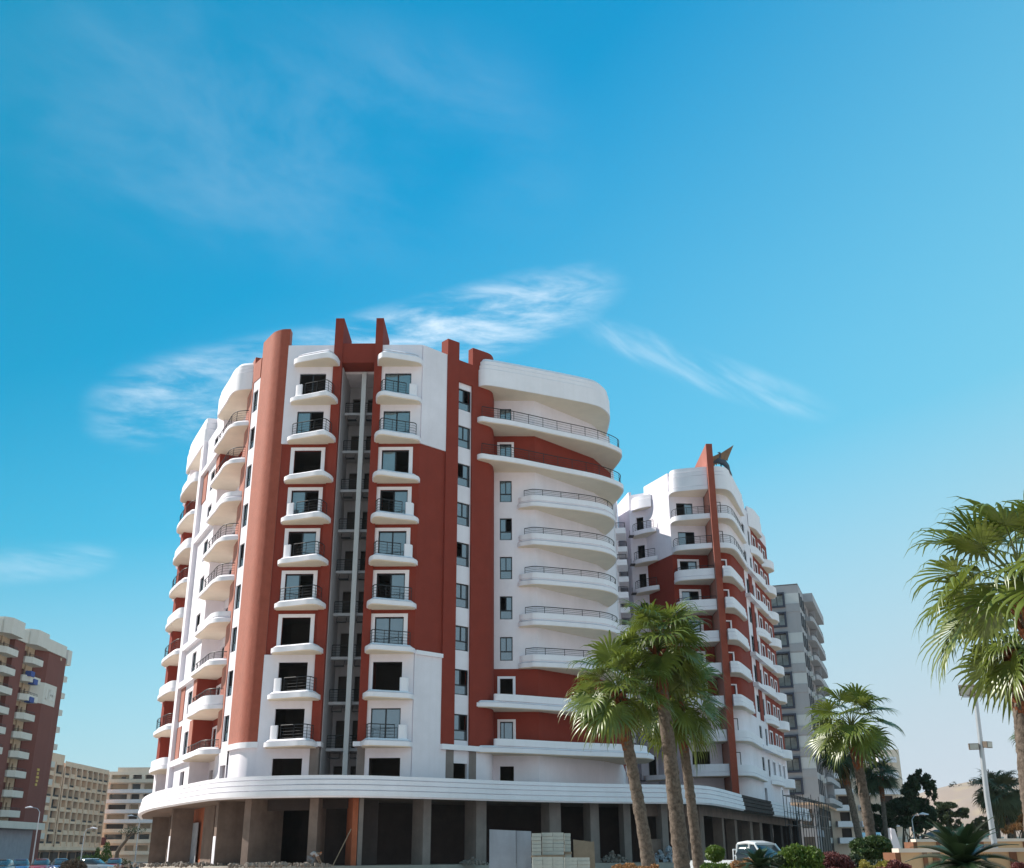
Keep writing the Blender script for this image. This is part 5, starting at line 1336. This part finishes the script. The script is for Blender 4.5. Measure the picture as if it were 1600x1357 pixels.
for s in (-1, 1):
    for a, b in (((0.6, 0.79), (0.62, 0.66)), ((1.35, 0.785), (1.3, 0.655)), ((2.2, 0.79), (1.62, 0.675))):
        q = MB(); q.tube([(a[0], a[1] * s, 1.28), (b[0], b[1] * s, 1.97)], 0.05, 6); q.build('pillar', 'white_paint', TK, local=True)
    q = MB(); q.box(-2.6, 0.45, 0.78 * s - 0.03, 0.78 * s + 0.03, 0.85, 1.3); q.build('side_panel', 'white_paint', TK, local=True)
    q = MB(); q.box(2.0, 2.12, 0.92 * s - 0.06, 0.92 * s + 0.06, 1.25, 1.5); q.build('mirror', 'iron', TK, local=True)
    q = MB(); q.box(2.36, 2.46, 0.55 * s - 0.15, 0.55 * s + 0.15, 0.75, 0.95); q.build('headlight', 'headlamp', TK, local=True)
    wheel(TK, 1.55, 0.75 * s, 0.34); wheel(TK, -1.6, 0.75 * s, 0.34)
q = MB(); q.box(-2.6, 0.45, -0.8, 0.8, 0.75, 0.85); q.build('bed_floor', 'white_paint', TK, local=True)
q = MB(); q.box(-2.63, -2.57, -0.8, 0.8, 0.85, 1.3); q.build('tailgate', 'white_paint', TK, local=True)
q = MB(); q.box(-2.4, 2.2, -0.4, 0.4, 0.4, 0.74); q.build('chassis', 'iron', TK, local=True)
for z in (1.5, 1.75):
    q = MB(); q.tube([(0.42, -0.75, 1.3), (0.42, -0.75, z), (0.42, 0.75, z), (0.42, 0.75, 1.3)], 0.03, 6); q.build('headboard_rail', 'white_paint', TK, local=True)
# white van behind the clipped tree
vb = ground_at(1363, 76)
VN = empty('white_van', (vb.x, 76, 0), 'white van whose roof shows above the flat-topped clipped tree', 'van', rz=RAD(-107))
loft([(-2.5, 0.8, 0.55, 0.35, 2.6), (-2.2, 0.95, 0.74, 0.3, 2.8), (1.0, 0.96, 0.76, 0.3, 2.82), (1.5, 0.94, 0.7, 0.3, 2.55), (2.2, 0.92, 0.76, 0.3, 1.4), (2.6, 0.8, 0.7, 0.4, 1.05)]).build('body', 'white_paint', VN, smooth=35, local=True)
for s in (-1, 1):
    wheel(VN, 1.6, 0.85 * s, 0.33); wheel(VN, -1.5, 0.85 * s, 0.33)
    q = MB(); q.box(0.4, 1.3, 0.925 * s - 0.02, 0.925 * s + 0.02, 1.45, 2.0); q.build('window', 'windscreen', VN, local=True)

# ------------------------------------------------------------------ building materials in front of the shops
def leaning_sheet(label, pa, pb_, Y, m, th=0.06, lean=0.35):
    a, b = at_y(*pa, Y), at_y(*pb_, Y); w = b.x - a.x
    root = empty('leaning_board', (a.x, Y, 0), label, 'board', 'boards leaning in front of the shops')
    z = a.z; q = MB()
    q.add([(0, 0, 0), (w, 0, 0), (w, lean, b.z), (0, lean, z), (0, th, 0), (w, th, 0), (w, lean + th, b.z), (0, lean + th, z)],
          [(0, 1, 2, 3), (4, 7, 6, 5), (3, 2, 6, 7), (0, 3, 7, 4), (1, 5, 6, 2), (0, 4, 5, 1)])
    q.build('sheet', m, root, local=True)
    for f_ in (0.04, 0.5, 0.96):
        q = MB(); q.add([(w * f_ - .03, th + .01, 0), (w * f_ + .03, th + .01, 0), (w * f_ + .03, lean + th + .01, z * .98), (w * f_ - .03, lean + th + .01, z * .98), (w * f_ - .03, th + .06, 0), (w * f_ + .03, th + .06, 0), (w * f_ + .03, lean + th + .06, z * .98), (w * f_ - .03, lean + th + .06, z * .98)], [(0, 1, 2, 3), (4, 7, 6, 5), (3, 2, 6, 7), (0, 3, 7, 4), (1, 5, 6, 2), (0, 4, 5, 1)])
        q.build('batten', 'board_brown', root, local=True)
    return root
leaning_sheet('blue grey hoarding sheet at the left of the block stacks', (764.5, 1296), (806, 1298), 66, 'board_blue')
leaning_sheet('blue grey hoarding sheet touching the block stacks', (806.5, 1298), (830, 1299), 66.1, 'board_blue')
leaning_sheet('brown board standing right of the pale block stacks', (896, 1312), (929, 1316), 67.5, 'board_brown')
def block_stack(label, pxa, pxb, topy, boty, Y, cols, seed):
    a, b = at_y(pxa, topy, Y), at_y(pxb, topy, Y); z1_, z0_ = a.z, max(0.02, at_y(pxa, boty, Y).z) if boty < 1357 else 0.12
    root = empty('block_stack', (a.x, Y, 0), label, 'block stack', 'pale blocks stacked on pallets')
    w = (b.x - a.x) / cols; rows = max(2, round((z1_ - z0_) / 0.19)); h = (z1_ - z0_) / rows
    rnd = random.Random(seed); me = MB().box(0, w - 0.02, 0, 0.42, 0, h - 0.014).mesh('block', 'pale_block')
    for i in range(rows):
        for j in range(cols): place('block', me, root, (j * w + rnd.uniform(-.012, .012), rnd.uniform(-.03, .03), z0_ + i * h))
    q = MB(); q.box(-0.05, w * cols + 0.03, -0.05, 0.55, max(0.0, z0_ - 0.12), z0_ - 0.002); q.build('pallet', 'board_brown', root, local=True)
    if z0_ > 0.2:
        q = MB(); q.box(0.0, w * cols, 0.05, 0.4, 0, z0_ - 0.122); q.build('base_blocks', 'pale_block', root, local=True)
block_stack('tall pale block stack next to the blue grey sheet', 831, 846, 1302, 1337, 65.2, 1, 1)
block_stack('widest pale block stack in the middle of the materials', 847, 881, 1301, 1336, 65.4, 2, 2)
block_stack('pale block stack with an uneven top at the right of the materials', 882, 892, 1302, 1331, 65.6, 1, 3)
block_stack('low pale block stack in the front row at the left', 832, 880, 1339, 1358, 63.5, 3, 4)
block_stack('low pale block stack in the front row at the right', 882, 922, 1340, 1358, 63.7, 2, 5)
rnd = random.Random(5)
def heap(name, label, px, Y, w, h, n, m, z0=0.0, cat='rubble heap'):
    b = ground_at(px, Y); root = empty(name, (b.x, Y, z0), label, cat); q = MB()
    for _ in range(n):
        r_ = rnd.random() ** 0.6; an = rnd.uniform(0, 6.28); s = rnd.uniform(0.03, 0.11)
        x, y = math.cos(an) * r_ * w, math.sin(an) * r_ * 0.6; z = h * (1 - r_) * rnd.uniform(0.3, 1.0)
        R_ = Euler((rnd.uniform(0, 3), rnd.uniform(0, 3), rnd.uniform(0, 3))).to_matrix()
        c = [R_ @ Vector((sx * s * 1.3, sy * s, sz * s * 0.7)) for sx in (-1, 1) for sy in (-1, 1) for sz in (-1, 1)]
        q.add([Vector((x, y, z + s * 0.5)) + v for v in c], [(0, 1, 3, 2), (4, 6, 7, 5), (0, 4, 5, 1), (2, 3, 7, 6), (0, 2, 6, 4), (1, 5, 7, 3)])
    q.build('chunks', m, root, local=True, kind='stuff'); return root
heap('rubble_heap', 'low rubble along the edge below the left shop columns', 285, 76.5, 4.5, 0.14, 150, 'rubble', PLZ)
heap('rubble_heap', 'rubble pile in front of the dark shop left of the orange column', 440, 70, 3.2, 0.16, 110, 'rubble', PLZ)
heap('rubble_heap', 'loose rubble at the foot of the grey shop column near the boards', 740, 76.4, 1.0, 0.3, 60, 'rubble', PLZ)
heap('sack_pile', 'pale sacks piled behind the left and middle palms', 1040, 84.6, 1.8, 1.2, 200, 'sacking', PLZ, 'sacks')
heap('site_debris', 'pale building debris inside the shop right of the brown board', 958, 83.4, 1.2, 0.8, 120, 'rubble', PLZ, 'debris')
heap('blue_tarpaulin', 'small blue tarpaulin bundle beside the middle palm', 1042, 64, 0.6, 0.7, 60, 'blue_plastic', 0.0, 'tarpaulin')
bp = ground_at(490, 73)
tk = empty('timber_prop', (at_y(545, 1325, 71.2).x, 71.2, PLZ), 'slanting timber prop beside the orange column', 'timber')
q = MB(); q.tube([(-0.95, 0, 0), (-0.2, 0.2, 1.6), (0.05, 0.3, 2.15)], 0.035, 6); q.build('pole', 'board_brown', tk, local=True)
q = MB(); q.box(-1.1, -0.85, -0.12, 0.12, 0, 0.05); q.build('foot_plate', 'board_brown', tk, local=True)

# ------------------------------------------------------------------ worker bending in front of the shops
wp = at_y(488, 1354, 70.6)
WK = empty('person', (wp.x, 70.6, PLZ), 'worker in a pale shirt bending down in front of the dark shop', 'person')
def with_skin(name, m, parent, joints, edges, root_i=0, sub=2):
    bm = bmesh.new(); me = bpy.data.meshes.new(name)
    lay = bm.verts.layers.skin.verify()
    vs = [bm.verts.new(j[0]) for j in joints]
    for a, b in edges: bm.edges.new((vs[a], vs[b]))
    for i, v in enumerate(vs):
        v[lay].radius = (joints[i][1], joints[i][1]); v[lay].use_root = (i == root_i)
    bm.to_mesh(me); bm.free(); me.materials.append(MATS[m])
    o = bpy.data.objects.new(name, me); COL.objects.link(o); o.parent = parent
    sk = o.modifiers.new('skin', 'SKIN'); sk.use_smooth_shade = True
    ss = o.modifiers.new('sub', 'SUBSURF'); ss.levels = sub; ss.render_levels = sub
    return o
J = [((-0.18, 0, 0.52), 0.15), ((-0.08, 0, 0.62), 0.15), ((0.08, 0, 0.72), 0.165), ((0.24, 0, 0.74), 0.13), ((0.34, 0, 0.74), 0.065), ((0.40, -0.01, 0.74), 0.075), ((0.47, -0.02, 0.71), 0.095), ((0.52, -0.02, 0.66), 0.07),
     ((0.22, -0.2, 0.70), 0.075), ((0.30, -0.24, 0.45), 0.055), ((0.42, -0.18, 0.24), 0.04), ((0.46, -0.17, 0.16), 0.035),
     ((0.22, 0.2, 0.70), 0.075), ((0.34, 0.22, 0.48), 0.055), ((0.48, 0.14, 0.26), 0.04), ((0.52, 0.13, 0.18), 0.035),
     ((-0.17, -0.12, 0.46), 0.11), ((0.10, -0.17, 0.34), 0.08), ((-0.06, -0.16, 0.08), 0.05), ((0.08, -0.17, 0.04), 0.04),
     ((-0.17, 0.12, 0.46), 0.11), ((0.06, 0.17, 0.36), 0.08), ((-0.12, 0.16, 0.08), 0.05), ((0.02, 0.17, 0.04), 0.04)]
ED_ = [(0, 1), (1, 2), (2, 3), (3, 4), (4, 5), (5, 6), (6, 7), (3, 8), (8, 9), (9, 10), (10, 11), (3, 12), (12, 13), (13, 14), (14, 15), (0, 16), (16, 17), (17, 18), (18, 19), (0, 20), (20, 21), (21, 22), (22, 23)]
with_skin('body', 'skin', WK, J, ED_)
with_skin('shirt', 'shirt', WK, [((-0.12, 0, 0.57), 0.165), ((-0.05, 0, 0.65), 0.168), ((0.08, 0, 0.725), 0.182), ((0.24, 0, 0.745), 0.145), ((0.22, -0.2, 0.70), 0.088), ((0.28, -0.235, 0.52), 0.068), ((0.22, 0.2, 0.70), 0.088), ((0.31, 0.225, 0.54), 0.068)], [(0, 1), (1, 2), (2, 3), (3, 4), (4, 5), (3, 6), (6, 7)])
with_skin('trousers', 'trousers', WK, [((-0.18, 0, 0.50), 0.168), ((-0.17, -0.12, 0.46), 0.122), ((0.10, -0.17, 0.34), 0.092), ((-0.05, -0.16, 0.11), 0.066), ((-0.17, 0.12, 0.46), 0.122), ((0.06, 0.17, 0.36), 0.092), ((-0.11, 0.16, 0.11), 0.066)], [(0, 1), (1, 2), (2, 3), (0, 4), (4, 5), (5, 6)])
with_skin('cap', 'cap_orange', WK, [((0.43, -0.01, 0.775), 0.075), ((0.48, -0.02, 0.765), 0.088), ((0.545, -0.02, 0.73), 0.05)], [(0, 1), (1, 2)])
for k, s in enumerate((-0.17, 0.13)):
    hx, hz_ = (0.46, 0.16) if k == 0 else (0.52, 0.18)
    for f_ in range(5):
        q = MB(); yy = s - 0.03 + 0.016 * f_; L = (0.06, 0.075, 0.08, 0.075, 0.06)[f_]
        q.tube([(hx, yy, hz_), (hx + 0.03, yy, hz_ - L * 0.55), (hx + 0.025, yy, hz_ - L)], [0.011, 0.010, 0.007], 6); q.build('finger', 'skin', WK, local=True)

# ------------------------------------------------------------------ street lamps, cypresses and the bare tree on the left
def lamp(label, px, Y, h, arms, group='street lamps of the side street'):
    b = ground_at(px, Y); root = empty('street_lamp', (b.x, Y, 0), label, 'street lamp', group)
    q = MB(); q.tube([(0, 0, 0), (0, 0, h * 0.6), (0, 0, h)], [0.09, 0.06, 0.045], 8); q.build('pole', 'galvanised', root, smooth=50, local=True)
    for a in arms:
        q = MB(); q.tube([(0, 0, h), (a * 0.35, 0, h + 0.35), (a, 0, h + 0.45)], 0.032, 6); o = q.build('arm', 'galvanised', root, smooth=50, local=True)
        s = 1 if a > 0 else -1
        q = MB(); q.tube([(a - 0.1 * s, 0, h + 0.45), (a + 0.2 * s, 0, h + 0.5), (a + 0.7 * s, 0, h + 0.42)], [0.04, 0.1, 0.05], 8); q.build('lantern', 'white_trim', o, smooth=60, local=True)
    return root
lamp('street lamp with one arm in front of the brown tower', 52.5, 118, 6.0, (-0.9,))
lamp('twin armed street lamp beside the bare leaning tree', 212, 150, 6.2, (-1.0, 1.0))
lamp('thin street lamp post in front of the cream block', 127.5, 130, 4.2, (0.7,))
for px, Y, w, h, lab in ((152, 140, 0.55, 2.7, 'smaller clipped cypress in front of the cream block'), (166, 138, 0.75, 3.3, 'larger clipped cypress next to the bare leaning tree')):
    b = ground_at(px, Y); root = empty('clipped_cypress', b, lab, 'cypress', 'clipped cypresses')
    q = MB(); q.tube([(0, 0, 0), (0, 0, h)], [0.08, 0.02], 6); q.build('trunk', 'wood_bark', root, local=True)
    leaf_cloud([(0, 0, 0.9, w, w, 0.8), (0, 0, h * 0.5, w * 0.9, w * 0.9, h * 0.28), (0, 0, h * 0.78, w * 0.5, w * 0.5, h * 0.24)], 1800, 0.11, int(px)).build('crown', 'leaf_bright', root, local=True)
def shrub2(label, px, Y, w, h, m, seed):
    b = ground_at(px, Y); root = empty('roadside_shrub', b, label, 'shrub', 'shrubs along the side street')
    leaf_cloud([(0, 0, h * 0.5, w, w * 0.6, h * 0.5), (w * 0.5, 0, h * 0.4, w * 0.6, w * 0.5, h * 0.4), (-w * 0.5, 0, h * 0.45, w * 0.6, w * 0.5, h * 0.45)], 1500, 0.12, seed).build('foliage', m, root, local=True)
    q = MB(); q.tube([(0, 0, 0), (0.1, 0, h * 0.6)], [0.06, 0.02], 6); q.build('stem', 'wood_bark', root, local=True)
shrub2('bright shrub left of the clipped cypresses', 137, 142, 1.6, 1.9, 'leaf_bright', 91)
shrub2('dry shrub under the bare leaning tree', 186, 122, 1.5, 1.5, 'leaf_olive', 92)
shrub2('brown dry bush in front of the parked cars', 117, 96, 1.1, 1.5, 'wood_bark', 93)
tb = ground_at(183, 135)
BTr = empty('bare_tree', tb, 'bare dark tree leaning right in front of the banded block', 'tree')
rel = lambda px, py: at_y(px, py, 135) - tb
A_ = [Vector((0, 0, 0)), rel(183, 1333), rel(188, 1324), rel(196, 1315), rel(202, 1307), rel(208, 1303)]
q = MB(); q.tube([tuple(p) for p in A_], [0.3, 0.26, 0.22, 0.19, 0.14, 0.08], 8); q.build('trunk', 'wood_bark', BTr, smooth=60, local=True)
for p0, p1, p2 in (((196, 1315), (198, 1305), (194, 1297)), ((202, 1307), (207, 1298), (214, 1296)), ((207, 1303), (213, 1303), (222, 1299)), ((198, 1305), (203, 1297), (205, 1292))):
    q = MB(); q.tube([tuple(rel(*p0)), tuple(rel(*p1)), tuple(rel(*p2))], [0.1, 0.06, 0.02], 6); q.build('limb', 'wood_bark', BTr, smooth=60, local=True)
leaf_cloud([(t.x, 0.2, t.z, 0.9, 0.7, 0.4) for t in (rel(196, 1300), rel(206, 1297), rel(216, 1298))], 320, 0.10, 5).build('twigs', 'leaf_dark', BTr, local=True)

# ------------------------------------------------------------------ far walls, hut and hill on the right
FW = empty('perimeter_wall', (at_y(1500, 1308, 120).x, 120, 0), 'long pale perimeter wall with white piers below the hill', 'wall')
x0, x1 = at_y(1395, 1308, 120).x, at_y(1640, 1308, 120).x
q = MB(); q.box(x0, x1, 120, 120.3, 0, 2.3); q.build('wall_body', 'pale_render', FW)
for px in (1402, 1425, 1455, 1492, 1528, 1552, 1578):
    x = at_y(px, 1308, 120).x; q = MB(); q.box(x, x + 0.9, 119.85, 120.4, 0, 2.9); o = q.build('pier', 'pale_render', FW)
    q = MB(); q.box(x - 0.1, x + 1.0, 119.75, 120.5, 2.9, 3.05); q.build('pier_cap', 'wall_cap', o)
HU = empty('garden_hut', (at_y(1472, 1303, 128).x, 128, 0), 'low white hut with a dark roof behind the perimeter wall', 'hut')
xa, xb = at_y(1456, 1305, 128).x, at_y(1489, 1305, 128).x
hs = [(0.4 + 0.62 * i, 0.75 + 0.62 * i, 1.6, 2.2) for i in range(3)]
MB().facet((xa, 128), (xb, 128), 0, 3.2, hs).build('wall', 'tower_white', HU)
q = MB(); q.box(xa + 0.05, xb - 0.05, 128.5, 132, 0, 3.1); q.build('core', 'interior', HU)
q = MB(); q.add([(xa - .3, 127.6, 3.2), (xb + .3, 127.6, 3.2), (xb + .3, 132, 3.2), (xa - .3, 132, 3.2), (xa + .9, 129.4, 3.95), (xb - .9, 129.4, 3.95)], [(0, 1, 5, 4), (2, 3, 4, 5), (1, 2, 5), (3, 0, 4), (3, 2, 1, 0)]); q.build('roof', 'shutter', HU)
lamp('curved white street lamp in front of the dense dark tree', 1432, 98, 4.2, (0.8,), 'park lamps')
# hill
hm = MB(); nx, ny = 90, 40; rh = random.Random(77); vs = []
prof = [(1300, 1318), (1350, 1290), (1400, 1262), (1440, 1240), (1475, 1229), (1510, 1224), (1545, 1221), (1580, 1222), (1640, 1228), (1750, 1240), (1900, 1262), (2100, 1300)]
def ridge(px):
    for (a, ya), (b, yb) in zip(prof, prof[1:]):
        if a <= px <= b: t = (px - a) / (b - a); return ya + (yb - ya) * (3 * t * t - 2 * t ** 3) * 0.5 + (yb - ya) * t * 0.5
    return 1320
for j in range(ny + 1):
    v = j / ny
    for i in range(nx + 1):
        px = 1300 + 800 * i / nx; Yr = 900; top = at_y(px, ridge(px), Yr)
        Y = 620 + 560 * v
        s = math.sin(min(1, v / 0.5) * math.pi / 2) if v <= 0.5 else math.cos((v - 0.5) / 0.5 * math.pi / 2)
        x = top.x * (0.9 + 0.1 * Y / Yr)
        z = top.z * s + s * 1.6 * (math.sin(x * 0.031 + 3 * v) + math.sin(x * 0.083 + Y * 0.05) * 0.6) - 2 * (1 - s)
        vs.append((x, Y, z))
hm.add(vs, [(j * (nx + 1) + i, j * (nx + 1) + i + 1, (j + 1) * (nx + 1) + i + 1, (j + 1) * (nx + 1) + i) for j in range(ny) for i in range(nx)])
ho = hm.build('hill', 'hill', smooth=60); tag(ho, kind='structure')
sc = MB()
for _ in range(95):
    px = rh.uniform(1470, 1640) if rh.random() < 0.7 else rh.uniform(1500, 1560); v = rh.uniform(0.36, 0.5) if rh.random() < 0.75 else rh.uniform(0.1, 0.4)
    i = int((px - 1300) / 800 * nx); j = int(v * ny); p = vs[j * (nx + 1) + i]
    s = rh.uniform(1.2, 2.6); ox, oy = rh.uniform(-6, 6), rh.uniform(-6, 6)
    leaf_cloud([(p[0] + ox, p[1] + oy, p[2] + s * 0.4, s, s, s * 0.9)], 16, s * 0.5, rh.randint(0, 9999), sc)
so = sc.build('hill_scrub', 'scrub'); tag(so, 'scattered dark scrub on the crest of the sandy hill', 'scrub', kind='stuff')

# ------------------------------------------------------------------ dusty air
hz_m = bpy.data.materials.new('haze_air'); hz_m.use_nodes = True
hn = hz_m.node_tree; hn.nodes.clear()
vo = hn.nodes.new('ShaderNodeVolumePrincipled'); vo.inputs['Color'].default_value = (0.86, 0.90, 0.95, 1); vo.inputs['Density'].default_value = 0.00009
vo.inputs['Anisotropy'].default_value = 0.2
om = hn.nodes.new('ShaderNodeOutputMaterial'); hn.links.new(vo.outputs[0], om.inputs['Volume'])
hb = MB(); hb.box(-700, 1700, -200, 1500, -4, 110)
hbo = hb.build('haze', hz_m); tag(hbo, 'thin dusty air over the whole place', 'haze', kind='stuff')
